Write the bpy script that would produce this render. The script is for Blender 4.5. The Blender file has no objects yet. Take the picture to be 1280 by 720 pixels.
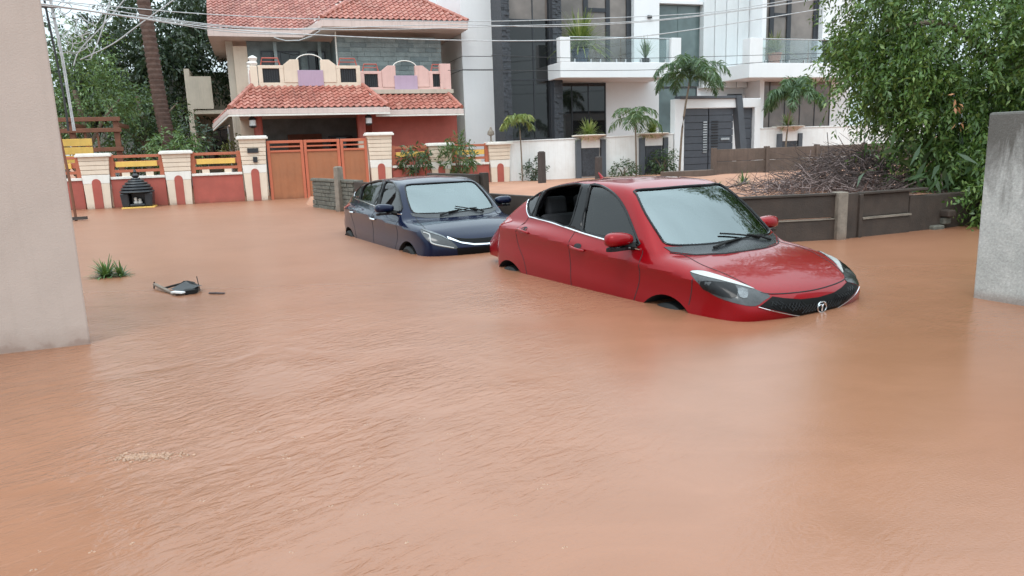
import bpy, bmesh, math, random
import numpy as np
from mathutils import Vector, Matrix
from mathutils.geometry import delaunay_2d_cdt
random.seed(7); rng = np.random.default_rng(11)
scene = bpy.context.scene
COL = scene.collection

# ---------------------------------------------------------------- camera
PITCH, ROLL, EYE = .190, -.033, 1.36
cam_d = bpy.data.cameras.new('camera'); cam = bpy.data.objects.new('camera', cam_d); COL.objects.link(cam)
cam_d.sensor_width = 36; cam_d.lens = 36*920/1280; cam_d.clip_start = .05; cam_d.clip_end = 3000
_f = Vector((0, math.cos(PITCH), -math.sin(PITCH))); _r = Vector((1, 0, 0)); _u = _r.cross(_f)
_R = math.cos(ROLL)*_r + math.sin(ROLL)*_u; _U = _R.cross(_f)
cam.matrix_world = Matrix(((_R.x, _U.x, -_f.x, 0), (_R.y, _U.y, -_f.y, 0), (_R.z, _U.z, -_f.z, EYE), (0, 0, 0, 1)))
scene.camera = cam

# ---------------------------------------------------------------- overcast daylight
SUN_EL, SUN_ROT = math.radians(58), math.radians(200)
world = bpy.data.worlds.new('World'); scene.world = world; world.use_nodes = True
wn = world.node_tree; wn.nodes.clear()
w_out = wn.nodes.new('ShaderNodeOutputWorld'); w_bg = wn.nodes.new('ShaderNodeBackground')
w_sky = wn.nodes.new('ShaderNodeTexSky'); w_sky.sky_type = 'NISHITA'; w_sky.sun_disc = False
w_sky.sun_elevation = SUN_EL; w_sky.sun_rotation = SUN_ROT; w_sky.air_density = 1.0; w_sky.dust_density = 6.0; w_sky.ozone_density = 1.0
w_hs = wn.nodes.new('ShaderNodeHueSaturation'); w_hs.inputs['Saturation'].default_value = .22
w_mx = wn.nodes.new('ShaderNodeMix'); w_mx.data_type = 'RGBA'; w_mx.inputs[0].default_value = .85   # closed cloud deck over the clear sky
# overcast sky: three times as bright overhead as at the horizon
w_tc = wn.nodes.new('ShaderNodeTexCoord'); w_sp = wn.nodes.new('ShaderNodeSeparateXYZ'); w_mr = wn.nodes.new('ShaderNodeMapRange')
w_mr.inputs['To Min'].default_value = 1/3; w_mr.inputs['To Max'].default_value = 1
w_cl = wn.nodes.new('ShaderNodeVectorMath'); w_cl.operation = 'SCALE'; w_cl.inputs[0].default_value = (10.6, 12.6, 13.6)
w_ns = wn.nodes.new('ShaderNodeTexNoise'); w_ns.inputs['Scale'].default_value = 2.2; w_ns.inputs['Detail'].default_value = 5
w_nr = wn.nodes.new('ShaderNodeMapRange'); w_nr.inputs['From Min'].default_value = .3; w_nr.inputs['From Max'].default_value = .7; w_nr.inputs['To Min'].default_value = .88; w_nr.inputs['To Max'].default_value = 1.12
w_mu = wn.nodes.new('ShaderNodeMath'); w_mu.operation = 'MULTIPLY'
wn.links.new(w_tc.outputs['Generated'], w_sp.inputs[0]); wn.links.new(w_sp.outputs[2], w_mr.inputs['Value']); wn.links.new(w_tc.outputs['Generated'], w_ns.inputs['Vector'])
wn.links.new(w_ns.outputs[0], w_nr.inputs['Value']); wn.links.new(w_mr.outputs[0], w_mu.inputs[0]); wn.links.new(w_nr.outputs[0], w_mu.inputs[1])
wn.links.new(w_mu.outputs[0], w_cl.inputs['Scale']); wn.links.new(w_cl.outputs[0], w_mx.inputs[7])
wn.links.new(w_sky.outputs[0], w_hs.inputs['Color']); wn.links.new(w_hs.outputs[0], w_mx.inputs[6])
wn.links.new(w_mx.outputs[2], w_bg.inputs['Color']); w_bg.inputs['Strength'].default_value = .15
wn.links.new(w_bg.outputs[0], w_out.inputs[0])
sun_d = bpy.data.lights.new('sun', 'SUN'); sun_d.energy = .55; sun_d.angle = math.radians(25); sun_d.color = (1, .97, .93)
sun = bpy.data.objects.new('sun', sun_d); COL.objects.link(sun)
_sd = Vector((math.sin(SUN_ROT)*math.cos(SUN_EL), math.cos(SUN_ROT)*math.cos(SUN_EL), math.sin(SUN_EL)))
sun.rotation_euler = _sd.to_track_quat('Z', 'Y').to_euler()
scene.view_settings.view_transform = 'Standard'; scene.view_settings.look = 'None'
scene.view_settings.exposure = .64; scene.view_settings.gamma = 1
scene.render.engine = 'CYCLES'; scene.cycles.use_denoising = True
scene.cycles.max_bounces = 8; scene.cycles.transparent_max_bounces = 16; scene.cycles.sample_clamp_indirect = 6

# ---------------------------------------------------------------- street frame: s along the houses, t away from the flood, z up from the water
TH = .33; ORG = np.array([-6.54, 22.9, 0.])
US = np.array([math.cos(TH), math.sin(TH), 0]); VS = np.array([-US[1], US[0], 0])
def st(s, t, z=0): return ORG+US*s+VS*t+np.array([0, 0, z])

# ---------------------------------------------------------------- mesh building
class MB:
    def __init__(s): s.v = []; s.f = []
    def add(s, vs, fs):
        n = len(s.v); s.v += [tuple(map(float, p)) for p in vs]; s.f += [tuple(n+i for i in f) for f in fs]; return s
    def box(s, x0, x1, y0, y1, z0, z1):
        return s.add([(x0,y0,z0),(x1,y0,z0),(x1,y1,z0),(x0,y1,z0),(x0,y0,z1),(x1,y0,z1),(x1,y1,z1),(x0,y1,z1)],
                     [(0,3,2,1),(4,5,6,7),(0,1,5,4),(1,2,6,5),(2,3,7,6),(3,0,4,7)])
    def obox(s, a, b, w, h, up=(0,0,1)):
        # a bar from a to b, w wide across, h deep along up
        a = np.array(a, float); b = np.array(b, float); d = (b-a)/np.linalg.norm(b-a); up = np.array(up, float)
        sd = np.cross(d, up); sd /= np.linalg.norm(sd); up = np.cross(sd, d)
        vs = [p+sd*i*w/2+up*j*h/2 for p in (a, b) for i, j in ((-1,-1),(1,-1),(1,1),(-1,1))]
        return s.add(vs, [(0,1,2,3),(7,6,5,4),(0,4,5,1),(1,5,6,2),(2,6,7,3),(3,7,4,0)])
    def prism(s, poly, axis, a, b):
        # polygon in the two other axes, extruded from a to b along axis
        def P(p, h): q = list(p); q.insert(axis, h); return q
        n = len(poly); vs = [P(p, a) for p in poly]+[P(p, b) for p in poly]
        return s.add(vs, [tuple(range(n))[::-1], tuple(range(n, 2*n))]+[(i, (i+1) % n, n+(i+1) % n, n+i) for i in range(n)])
    def tube(s, path, r, n=6, cap=True):
        path = [np.array(p, float) for p in path]; m = len(path); rs = r if hasattr(r, '__len__') else [r]*m
        vs = []; up = np.array([.03, .02, 1.]); 
        for i, p in enumerate(path):
            d = path[min(i+1, m-1)]-path[max(i-1, 0)]; d /= max(np.linalg.norm(d), 1e-9)
            x = np.cross(d, up)
            if np.linalg.norm(x) < .08: x = np.cross(d, np.array([1., 0, 0]))
            x /= np.linalg.norm(x); y = np.cross(x, d)
            for k in range(n):
                a = 2*math.pi*k/n; vs.append(p+rs[i]*(math.cos(a)*x+math.sin(a)*y))
        fs = [(i*n+k, i*n+(k+1) % n, (i+1)*n+(k+1) % n, (i+1)*n+k) for i in range(m-1) for k in range(n)]
        if cap: fs += [tuple(range(n))[::-1], tuple(range((m-1)*n, m*n))]
        return s.add(vs, fs)
    def lathe(s, c, prof, n=16, axis=2):
        vs = []; c = np.array(c, float)
        for r, h in prof:
            for k in range(n):
                a = 2*math.pi*k/n; q = [r*math.cos(a), r*math.sin(a)]; q.insert(axis, h); vs.append(c+np.array(q))
        m = len(prof)
        fs = [(i*n+k, i*n+(k+1) % n, (i+1)*n+(k+1) % n, (i+1)*n+k) for i in range(m-1) for k in range(n)]
        return s.add(vs, fs+[tuple(range(n))[::-1], tuple(range((m-1)*n, m*n))])
    def mesh(s, off=(0, 0, 0)):
        me = bpy.data.meshes.new('m'); o = np.array(off, float)
        me.from_pydata([tuple(np.array(p)-o) for p in s.v], [], s.f); me.update(); return me
def fast_mesh(V, F):
    # V (n,3), F (m,k) arrays
    me = bpy.data.meshes.new('m'); V = np.asarray(V, np.float32); F = np.asarray(F, np.int32); k = F.shape[1]
    me.vertices.add(len(V)); me.vertices.foreach_set('co', V.ravel())
    me.loops.add(F.size); me.loops.foreach_set('vertex_index', F.ravel())
    me.polygons.add(len(F)); me.polygons.foreach_set('loop_start', np.arange(0, F.size, k, dtype=np.int32))
    me.update(calc_edges=True); me.validate(); return me
def link(name, me, m, parent=None, smooth=False, bevel=0, angle=40):
    o = bpy.data.objects.new(name, me); me.name = name; COL.objects.link(o)
    if m is not None:
        me.materials.clear(); me.materials.append(m)
    if parent is not None: o.parent = parent
    if smooth:
        me.shade_smooth()
        if angle: me.set_sharp_from_angle(angle=math.radians(angle))
    if bevel:
        b = o.modifiers.new('edge', 'BEVEL'); b.width = bevel; b.segments = 2; b.limit_method = 'ANGLE'; b.harden_normals = False
    return o
def tag(o, label=None, cat=None, group=None, kind=None):
    if label: o['label'] = label
    if cat: o['category'] = cat
    if group: o['group'] = group
    if kind: o['kind'] = kind
    return o
class Thing:
    """a top-level thing in the street frame; its parts are written in (s, t, z)"""
    def __init__(self, name, label, cat, base, group=None, world=False):
        self.base = np.array(base, float); self.o = bpy.data.objects.new(name, None); COL.objects.link(self.o)
        self.o.location = self.base if world else st(*base)
        if not world: self.o.rotation_euler = (0, 0, TH)
        self.o.empty_display_size = .2; tag(self.o, label, cat, group)
    def part(self, name, mb, m, parent=None, smooth=False, bevel=0, label=None, kind=None, angle=40):
        o = link(name, mb.mesh(self.base), m, parent or self.o, smooth, bevel, angle)
        if label: o['label'] = label
        if kind: o['kind'] = kind
        return o
    def mpart(self, name, me, m, parent=None, smooth=False, kind=None, angle=40):
        me.transform(Matrix.Translation(Vector(-self.base))); o = link(name, me, m, parent or self.o, smooth, 0, angle)
        if kind: o['kind'] = kind
        return o
    def rep(self, src, shift, parent=None):
        # another piece sharing the mesh of src, moved by shift
        o = src.copy(); COL.objects.link(o); o.parent = parent or src.parent; o.location = Vector(src.location)+Vector(shift); return o
def copy_tree(o, parent=None):
    c = o.copy(); COL.objects.link(c); c.parent = parent
    for ch in list(o.children): copy_tree(ch, c)
    return c
def dens(pts, k=5, closed=False):
    # Catmull-Rom through points
    P = np.array(pts, float); n = len(P); out = []
    rngi = range(n if closed else n-1)
    for i in rngi:
        if closed: a, b, c, d = P[(i-1) % n], P[i], P[(i+1) % n], P[(i+2) % n]
        else: a, b, c, d = P[max(i-1, 0)], P[i], P[i+1], P[min(i+2, n-1)]
        for j in range(k):
            t = j/k; out.append(.5*((2*b)+(c-a)*t+(2*a-5*b+4*c-d)*t*t+(3*b-a-3*c+d)*t**3))
    if not closed: out.append(P[-1])
    return np.array(out)
# ---------------------------------------------------------------- car body shape (an implicit solid, metres, x forward, y left, z up)
class CarShape:
    def __init__(s, P): s.P = P
    @staticmethod
    def _i(x, pts):
        # smooth monotone-ish interpolation through control points
        px = np.array([p[0] for p in pts], float); py = np.array([p[1] for p in pts], float)
        h = np.diff(px); d = np.diff(py)/h
        m = np.zeros_like(py); m[0] = d[0]; m[-1] = d[-1]
        for i in range(1, len(px)-1):
            if d[i-1]*d[i] > 0:
                w1 = 2*h[i]+h[i-1]; w2 = h[i]+2*h[i-1]
                m[i] = (w1+w2)/(w1/d[i-1]+w2/d[i])
        x = np.asarray(x, float); k = np.clip(np.searchsorted(px, x)-1, 0, len(px)-2)
        t = (x-px[k])/h[k]; xo = t
        t = np.clip(t, 0, 1)
        a = py[k]*(1+2*t)*(1-t)**2 + m[k]*h[k]*t*(1-t)**2 + py[k+1]*t*t*(3-2*t) + m[k+1]*h[k]*t*t*(t-1)
        return a + np.where(xo > 1, (xo-1)*h[k]*m[-1], 0) + np.where(xo < 0, xo*h[k]*m[0], 0)
    @staticmethod
    def _smax(a, b, k):
        h = np.clip(.5+.5*(a-b)/k, 0, 1); return b+(a-b)*h + k*h*(1-h)
    def f(s, p):
        P = s.P; x, y, z = p[..., 0], np.abs(p[..., 1]), p[..., 2]; I = s._i; sm = s._smax
        # lower body
        zt = I(x, P['deck']) - P.get('crown', .05)*(y/.8)**2
        sl = (I(x+.01, P['deck'])-I(x-.01, P['deck']))/.02
        ft = (z-zt)/np.sqrt(1+sl*sl)
        zc = z-(x*P['crease'][0])                        # creases run with the belt line
        W = I(x, P['plan'])*I(zc, P['tumble'])
        fs = (y-W)*.97
        ff = (x-(I(z, P['nose'])-P['nosecurve']*(y/.8)**2.6))*.9
        fr = (I(z, P['tail'])+P['tailcurve']*(y/.8)**2.4-x)*.95
        hull = sm(sm(sm(ft, fs, P['k_ts']), ff, P['k_f']), fr, .10)
        hull = np.maximum(hull, .33-z)
        # cabin
        R = I(x, P['roof']); sr = (I(x+.01, P['roof'])-I(x-.01, P['roof']))/.02
        fc = (z-(R-P['roofcrown']*(y/.6)**2))/np.sqrt(1+sr*sr)
        ws = x-(P['wsx']-P['wscurve']*(y/.6)**2-(z-1.0)*P['wsrun'])
        fc = sm(fc, ws/np.sqrt(1+P['wsrun']**2), .08)
        Wc = (P['cabw']-(np.maximum(z,1.0)-1.05)*P['cablean'])*I(x, P['cabplan'])
        cab = sm(fc, (y-Wc)*.92, P['k_rail'])
        cab = np.maximum(cab, .6-z)
        k = .035; h = np.clip(.5+.5*(cab-hull)/k, 0, 1)
        return cab+(hull-cab)*h - k*h*(1-h)
    def march(s, o, d, lo, hi, n=160):
        # first crossing from outside to inside along rays o + t d
        o = np.asarray(o, float); d = np.asarray(d, float)
        ts = np.linspace(lo, hi, n); t0 = np.full(o.shape[:-1], np.nan)
        prev = s.f(o+d*ts[0]); done = np.zeros(o.shape[:-1], bool); a = np.full(o.shape[:-1], ts[0]); b = a.copy()
        for t in ts[1:]:
            cur = s.f(o+d*t); hit = (~done) & (prev > 0) & (cur <= 0)
            a = np.where(hit, t-(ts[1]-ts[0]), a); b = np.where(hit, t, b); done |= hit; prev = cur
        for _ in range(24):
            m = (a+b)/2; v = s.f(o+d*m[..., None])
            a = np.where(v > 0, m, a); b = np.where(v > 0, b, m)
        return np.where(done[..., None], o+d*b[..., None], np.nan)
    def normal(s, p, e=.004):
        g = np.stack([s.f(p+np.eye(3)[i]*e)-s.f(p-np.eye(3)[i]*e) for i in range(3)], -1)
        return g/np.maximum(np.linalg.norm(g, axis=-1, keepdims=True), 1e-9)
    def shell(s, step=.03):
        # rounded box grid pushed out on to the surface
        x0, x1, y1, z0, z1 = s.P['box']
        nx = int((x1-x0)/step); ny = int(2*y1/step); nz = int((z1-z0)/step)
        V = {}; pts = []; F = []
        def vid(i, j, k):
            key = (i, j, k)
            if key not in V: V[key] = len(pts); pts.append(key)
            return V[key]
        for i in range(nx):
            for k in range(nz):
                F.append([vid(i,0,k), vid(i+1,0,k), vid(i+1,0,k+1), vid(i,0,k+1)])
                F.append([vid(i,ny,k), vid(i,ny,k+1), vid(i+1,ny,k+1), vid(i+1,ny,k)])
            for j in range(ny):
                F.append([vid(i,j,nz), vid(i+1,j,nz), vid(i+1,j+1,nz), vid(i,j+1,nz)])
                F.append([vid(i,j,0), vid(i,j+1,0), vid(i+1,j+1,0), vid(i+1,j,0)])
        for j in range(ny):
            for k in range(nz):
                F.append([vid(0,j,k), vid(0,j,k+1), vid(0,j+1,k+1), vid(0,j+1,k)])
                F.append([vid(nx,j,k), vid(nx,j+1,k), vid(nx,j+1,k+1), vid(nx,j,k+1)])
        g = np.array(pts, float)/np.array([nx, ny, nz])
        B = np.stack([x0+(x1-x0)*g[:,0], -y1+2*y1*g[:,1], z0+(z1-z0)*g[:,2]], -1)
        c = np.stack([B[:,0]*.72, B[:,1]*.25, np.full(len(B), .62)], -1)
        a = np.zeros(len(B)); b = np.full(len(B), 1.6)
        # march outwards for the last crossing
        best = np.full(len(B), 0.)
        for t in np.linspace(.02, 1.6, 110):
            v = s.f(c+(B-c)*t); best = np.where(v <= 0, t, best)
        a = best; b = best+1.58/109
        for _ in range(22):
            m = (a+b)/2; v = s.f(c+(B-c)*m[:, None]); a = np.where(v <= 0, m, a); b = np.where(v <= 0, b, m)
        return c+(B-c)*a[:, None], F

RED = dict(
    box=(-1.83, 1.99, .84, .33, 1.57), crown=.032,
    deck=[(-1.99,.93),(-1.85,1.06),(-1.6,1.10),(-.8,1.11),(.2,1.045),(.75,1.015),(1.05,.99),(1.35,.94),(1.6,.872),(1.78,.80),(1.9,.738),(2.0,.67)],
    plan=[(-2.0,.77),(-1.6,.815),(-1.1,.835),(0,.84),(1.0,.835),(1.35,.83),(1.65,.80),(1.85,.745),(2.0,.66)],
    crease=(-.07,), tumble=[(.3,.95),(.5,.978),(.62,.985),(.76,.974),(.87,.984),(.935,1.003),(.96,.996),(1.05,.955),(1.2,.90)],
    nose=[(.3,1.90),(.5,1.955),(.62,1.985),(.72,1.955),(.85,1.80)], nosecurve=.155, tailcurve=.10, tail=[(.3,-1.83),(.55,-1.86),(.8,-1.845),(1.0,-1.80),(1.2,-1.76)],
    k_ts=.10, k_f=.09, roof=[(-1.83,1.07),(-1.7,1.16),(-1.5,1.28),(-1.25,1.40),(-.95,1.50),(-.6,1.553),(-.2,1.57),(.2,1.555),(.45,1.50),(.7,1.38),(1.25,.98)],
    roofcrown=.035, wsx=1.16, wscurve=.14, wsrun=1.18, cabw=.775, cablean=.42, k_rail=.07,
    cabplan=[(-1.9,.86),(-1.4,.94),(-.9,.98),(-.3,1.0),(.4,1.0),(1.1,.99)])
BLUE = dict(RED,
    box=(-1.90, 1.93, .845, .33, 1.53),
    deck=[(-1.97,.97),(-1.8,1.06),(-1.5,1.07),(-.8,1.06),(.2,1.03),(.75,1.01),(1.05,.985),(1.35,.945),(1.6,.885),(1.78,.80),(1.9,.72),(2.0,.66)],
    plan=[(-2.0,.74),(-1.6,.82),(-1.1,.84),(0,.85),(1.0,.845),(1.35,.835),(1.65,.80),(1.85,.74),(2.0,.66)],
    crease=(-.05,), nose=[(.3,1.86),(.5,1.905),(.62,1.93),(.74,1.91),(.88,1.80)], nosecurve=.22,
    tail=[(.3,-1.80),(.6,-1.88),(.85,-1.88),(1.05,-1.80),(1.25,-1.62),(1.45,-1.45)],
    roof=[(-1.85,1.12),(-1.65,1.26),(-1.45,1.36),(-1.1,1.435),(-.7,1.485),(-.2,1.51),(.2,1.50),(.45,1.46),(.7,1.34),(1.25,.97)],
    wsx=1.18, wsrun=1.15)
# ---------------------------------------------------------------- materials
class NT:
    def __init__(s, name):
        s.m = bpy.data.materials.new(name); s.m.use_nodes = True; s.t = s.m.node_tree; s.n = s.t.nodes
        s.b = s.n['Principled BSDF']; s.out = s.n['Material Output']
    def new(s, typ, **kw):
        n = s.n.new(typ)
        for k, v in kw.items():
            if k.startswith('i_'):
                key = k[2:]; key = int(key) if key.isdigit() else key.replace('_', ' ')
                n.inputs[key].default_value = v
            else: setattr(n, k, v)
        return n
    def l(s, a, b): s.t.links.new(a, b)
    def coord(s, kind='Object'): return s.new('ShaderNodeTexCoord').outputs[kind]
    def mapping(s, v, scale, rot=(0, 0, 0)):
        n = s.new('ShaderNodeMapping'); n.inputs['Scale'].default_value = scale; n.inputs['Rotation'].default_value = rot; s.l(v, n.inputs[0]); return n.outputs[0]
    def rotscale(s, v, ang, sc):
        return s.mapping(s.mapping(v, (1, 1, 1), (0, 0, -ang)), sc)
    def noise(s, v, scale, detail=4, rough=.55, dist=0):
        n = s.new('ShaderNodeTexNoise'); n.inputs['Scale'].default_value = scale; n.inputs['Detail'].default_value = detail
        n.inputs['Roughness'].default_value = rough; n.inputs['Distortion'].default_value = dist; s.l(v, n.inputs['Vector']); return n.outputs[0]
    def ramp(s, f, stops):
        n = s.new('ShaderNodeValToRGB'); e = n.color_ramp.elements
        while len(e) < len(stops): e.new(.5)
        for i, (p, c) in enumerate(stops):
            e[i].position = p; e[i].color = (*c, 1) if hasattr(c, '__len__') else (c, c, c, 1)
        s.l(f, n.inputs[0]); return n.outputs[0]
    def mix(s, f, a, b, blend='MIX'):
        n = s.new('ShaderNodeMix'); n.data_type = 'RGBA'; n.blend_type = blend; n.clamp_factor = True
        for i, x in ((0, f), (6, a), (7, b)):
            if hasattr(x, 'links') or hasattr(x, 'is_linked'): s.l(x, n.inputs[i])
            elif i == 0: n.inputs[0].default_value = x
            else: n.inputs[i].default_value = (*x, 1)
        return n.outputs[2]
    def math(s, op, a, b=None, clamp=False):
        n = s.new('ShaderNodeMath'); n.operation = op; n.use_clamp = clamp
        for i, x in enumerate((a, b)):
            if x is None: continue
            if hasattr(x, 'is_linked'): s.l(x, n.inputs[i])
            else: n.inputs[i].default_value = x
        return n.outputs[0]
    def bump(s, h, strength, dist, prev=None):
        n = s.new('ShaderNodeBump'); n.inputs['Strength'].default_value = strength; n.inputs['Distance'].default_value = dist
        s.l(h, n.inputs['Height'])
        if prev is not None: s.l(prev, n.inputs['Normal'])
        return n.outputs[0]
def plain(name, c, rough=.6, metal=0, var=.12, scale=6, bump=.15, bscale=60, dirt=0, dirtc=(.12, .09, .07), spec=.5, streak=0, coat=0, tide=0):
    """paint / plaster / stone: mottled colour, fine relief, optional dirt patches and rain streaks"""
    T = NT(name); b = T.b; co = T.coord()
    n1 = T.noise(co, scale, 5); n2 = T.noise(co, scale*7, 3)
    v = T.math('ADD', T.math('MULTIPLY', n1, .7), T.math('MULTIPLY', n2, .3))
    lo = tuple(x*(1-var) for x in c); hi = tuple(min(1, x*(1+var)) for x in c)
    col = T.ramp(v, [(.32, lo), (.68, hi)])
    if dirt:
        d = T.noise(co, scale*.35, 6, .62); m = T.ramp(d, [(.46, 0), (.72, dirt)]); col = T.mix(m, col, dirtc)
    if streak:
        sv = T.mapping(co, (9, 9, .55)); d = T.noise(sv, 1.6, 5, .6); m = T.ramp(d, [(.5, 0), (.75, streak)]); col = T.mix(m, col, dirtc)
    if tide:
        # damp, muddy band just above the flood
        ge = T.new('ShaderNodeNewGeometry'); z = T.new('ShaderNodeSeparateXYZ'); T.l(ge.outputs['Position'], z.inputs[0])
        h = T.math('ADD', z.outputs[2], T.math('MULTIPLY', T.math('SUBTRACT', T.noise(ge.outputs['Position'], 5, 5, .65), .5), .22))
        col = T.mix(T.ramp(h, [(.015, tide), (.045, tide*.45), (.17, 0)]), col, tuple(x*.45+y*.25 for x, y in zip(c, (.30, .13, .07))))
    T.l(col, b.inputs['Base Color']); b.inputs['Metallic'].default_value = metal; b.inputs['Specular IOR Level'].default_value = spec
    T.l(T.ramp(n2, [(.3, max(0, rough-.08)), (.7, min(1, rough+.08))]), b.inputs['Roughness'])
    if coat: b.inputs['Coat Weight'].default_value = coat; b.inputs['Coat Roughness'].default_value = .04
    if bump: T.l(T.bump(T.noise(co, bscale, 4, .6), bump, .01), b.inputs['Normal'])
    return T.m
def leafm(name, a, bcol, c=None, rough=.42, trans=.25):
    """foliage: each leaf its own green"""
    T = NT(name); g = T.new('ShaderNodeNewGeometry'); r = g.outputs['Random Per Island']
    stops = [(0, a), (.7, bcol)]+([(1, c)] if c else [])
    col = T.ramp(r, stops); T.l(col, T.b.inputs['Base Color']); T.b.inputs['Roughness'].default_value = rough
    tr = T.new('ShaderNodeBsdfTranslucent'); T.l(T.mix(.5, col, (.25, .35, .05)), tr.inputs[0])
    mx = T.new('ShaderNodeMixShader'); mx.inputs[0].default_value = trans
    T.l(T.b.outputs[0], mx.inputs[1]); T.l(tr.outputs[0], mx.inputs[2]); T.l(mx.outputs[0], T.out.inputs[0]); return T.m
def glassm(name, tint, ior=1.6, rough=.01, gcol=(1, 1, 1)):
    """thin pane: tinted see-through plus mirror-like reflection"""
    T = NT(name); T.n.remove(T.b); tr = T.new('ShaderNodeBsdfTransparent'); tr.inputs[0].default_value = (*tint, 1)
    gl = T.new('ShaderNodeBsdfGlossy'); gl.inputs['Roughness'].default_value = rough; gl.inputs[0].default_value = (*gcol, 1)
    fr = T.new('ShaderNodeFresnel'); fr.inputs[0].default_value = ior; mx = T.new('ShaderNodeMixShader')
    T.l(fr.outputs[0], mx.inputs[0]); T.l(tr.outputs[0], mx.inputs[1]); T.l(gl.outputs[0], mx.inputs[2]); T.l(mx.outputs[0], T.out.inputs[0]); return T.m
def darkglass(name, c, wav=.02, spec=.5, ior=1.6):
    """tinted window glass seen from outside: dark, mirror-like, very slightly wavy"""
    T = NT(name); b = T.b; co = T.coord()
    T.l(T.ramp(T.noise(co, .9, 3), [(.35, tuple(x*.7 for x in c)), (.65, tuple(x*1.3 for x in c))]), b.inputs['Base Color'])
    b.inputs['Roughness'].default_value = .04; b.inputs['IOR'].default_value = ior
    T.l(T.bump(T.noise(co, 1.2, 2), wav, .05), b.inputs['Normal']); return T.m
def paintm(name, c, metal=.35, coat=1, rough=.35):
    T = NT(name); b = T.b; co = T.coord()
    fl = T.noise(co, 900, 1); col = T.ramp(fl, [(.35, tuple(x*.8 for x in c)), (.65, tuple(min(1, x*1.25) for x in c))])
    T.l(col, b.inputs['Base Color']); b.inputs['Metallic'].default_value = metal; b.inputs['Roughness'].default_value = rough
    b.inputs['Coat Weight'].default_value = coat; b.inputs['Coat IOR'].default_value = 1.27; b.inputs['Specular IOR Level'].default_value = .1
    # rain drops standing on the paint
    vo = T.new('ShaderNodeTexVoronoi'); vo.inputs['Scale'].default_value = 75; T.l(co, vo.inputs['Vector'])
    dr = T.ramp(vo.outputs['Distance'], [(.0, 1), (.28, .2), (.34, 0)])
    wet = T.math('MULTIPLY', dr, T.ramp(T.noise(co, 14, 3), [(.48, 0), (.6, 1)]))
    bm = T.bump(wet, .035, .002); T.l(bm, b.inputs['Coat Normal'])
    T.l(T.ramp(T.noise(co, 5, 4), [(.4, .005), (.7, .025)]), b.inputs['Coat Roughness'])
    return T.m
M = {}
M['pinkwall'] = plain('pale pink emulsion on plaster', (.45, .365, .32), .75, var=.05, scale=2.5, bump=.25, bscale=90, streak=.12, dirtc=(.28, .22, .18), dirt=.16, tide=.9)
def concrete_m():
    T = NT('weathered cement render'); b = T.b; co = T.coord(); z = T.new('ShaderNodeSeparateXYZ'); T.l(co, z.inputs[0])
    base = T.ramp(T.noise(co, 5, 6, .6), [(.3, (.33, .335, .32)), (.7, (.46, .46, .44))])
    fine = T.ramp(T.noise(co, 55, 4), [(.3, .80), (.7, 1.12)]); base = T.mix(1, base, fine, 'MULTIPLY')
    sv = T.mapping(co, (5, 5, 1.1)); d = T.noise(sv, 1.5, 6, .68, .6)
    h = T.math('MULTIPLY', T.math('SUBTRACT', z.outputs[2], .45), .95, True)
    stn = T.ramp(T.math('ADD', T.math('MULTIPLY', d, .8), T.math('MULTIPLY', h, .5)), [(.53, 0), (.80, .85)])
    col = T.mix(stn, base, (.055, .048, .04)); col = T.mix(T.ramp(z.outputs[2], [(.02, .5), (.09, 0)]), col, (.16, .09, .06))
    T.l(col, b.inputs['Base Color']); b.inputs['Roughness'].default_value = .8
    T.l(T.bump(T.noise(co, 70, 5, .65), .5, .01), b.inputs['Normal']); return T.m
M['concrete'] = concrete_m()
M['white'] = plain('white exterior paint', (.76, .77, .78), .6, var=.03, scale=1.2, bump=.06, streak=.05, dirtc=(.45, .44, .42))
M['whitewall'] = plain('white painted boundary wall', (.78, .78, .77), .65, var=.05, scale=2, bump=.1, dirt=.25, dirtc=(.45, .36, .28), streak=.2)
M['greypanel'] = plain('pale grey ribbed cladding', (.62, .65, .66), .5, var=.04, scale=2, bump=.03)
M['groove'] = plain('dark joint', (.06, .06, .065), .8, var=.1)
M['stackstone'] = plain('dark stacked stone', (.045, .05, .06), .55, var=.45, scale=14, bump=.8, bscale=30)
M['darkglass'] = darkglass('dark tinted glass', (.012, .013, .014))
M['greyglass'] = darkglass('grey green glass', (.10, .14, .14))
M['brownglass'] = darkglass('curtained window glass', (.17, .145, .13))
M['alu'] = plain('dark anodised frame', (.035, .038, .045), .35, metal=.3, var=.1, bump=0)
M['railglass'] = glassm('clear balcony glass', (.90, .94, .94), 1.5)
M['steel'] = plain('brushed steel rail', (.5, .52, .53), .3, metal=.9, var=.05, bump=0)
M['red'] = plain('brick red wall paint', (.40, .095, .07), .7, tide=.9, var=.12, scale=3, bump=.3, bscale=40, dirt=.3, dirtc=(.20, .06, .05), streak=.15)
M['cream'] = plain('cream wall paint', (.72, .60, .48), .7, tide=.9, var=.06, scale=2.5, bump=.15, dirt=.18, dirtc=(.35, .24, .17), streak=.18)
M['capwhite'] = plain('off-white moulding paint', (.76, .73, .68), .65, var=.05, scale=3, bump=.1, streak=.25, dirtc=(.35, .30, .26))
M['pink'] = plain('pink parapet paint', (.66, .42, .38), .7, var=.06, scale=3, dirt=.15, streak=.2, dirtc=(.3, .2, .17))
M['lilac'] = plain('lilac panel paint', (.42, .30, .40), .65, var=.05, scale=3, streak=.12)
M['housewall'] = plain('faded cream house paint', (.52, .46, .38), .75, var=.08, scale=1.5, dirt=.3, streak=.3, dirtc=(.20, .18, .15))
M['fascia'] = plain('pale pink fascia', (.62, .50, .46), .7, var=.05, scale=2, streak=.2)
M['slate'] = plain('grey slate cladding', (.20, .235, .235), .5, var=.3, scale=3.1, bump=.4, bscale=25)
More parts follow.
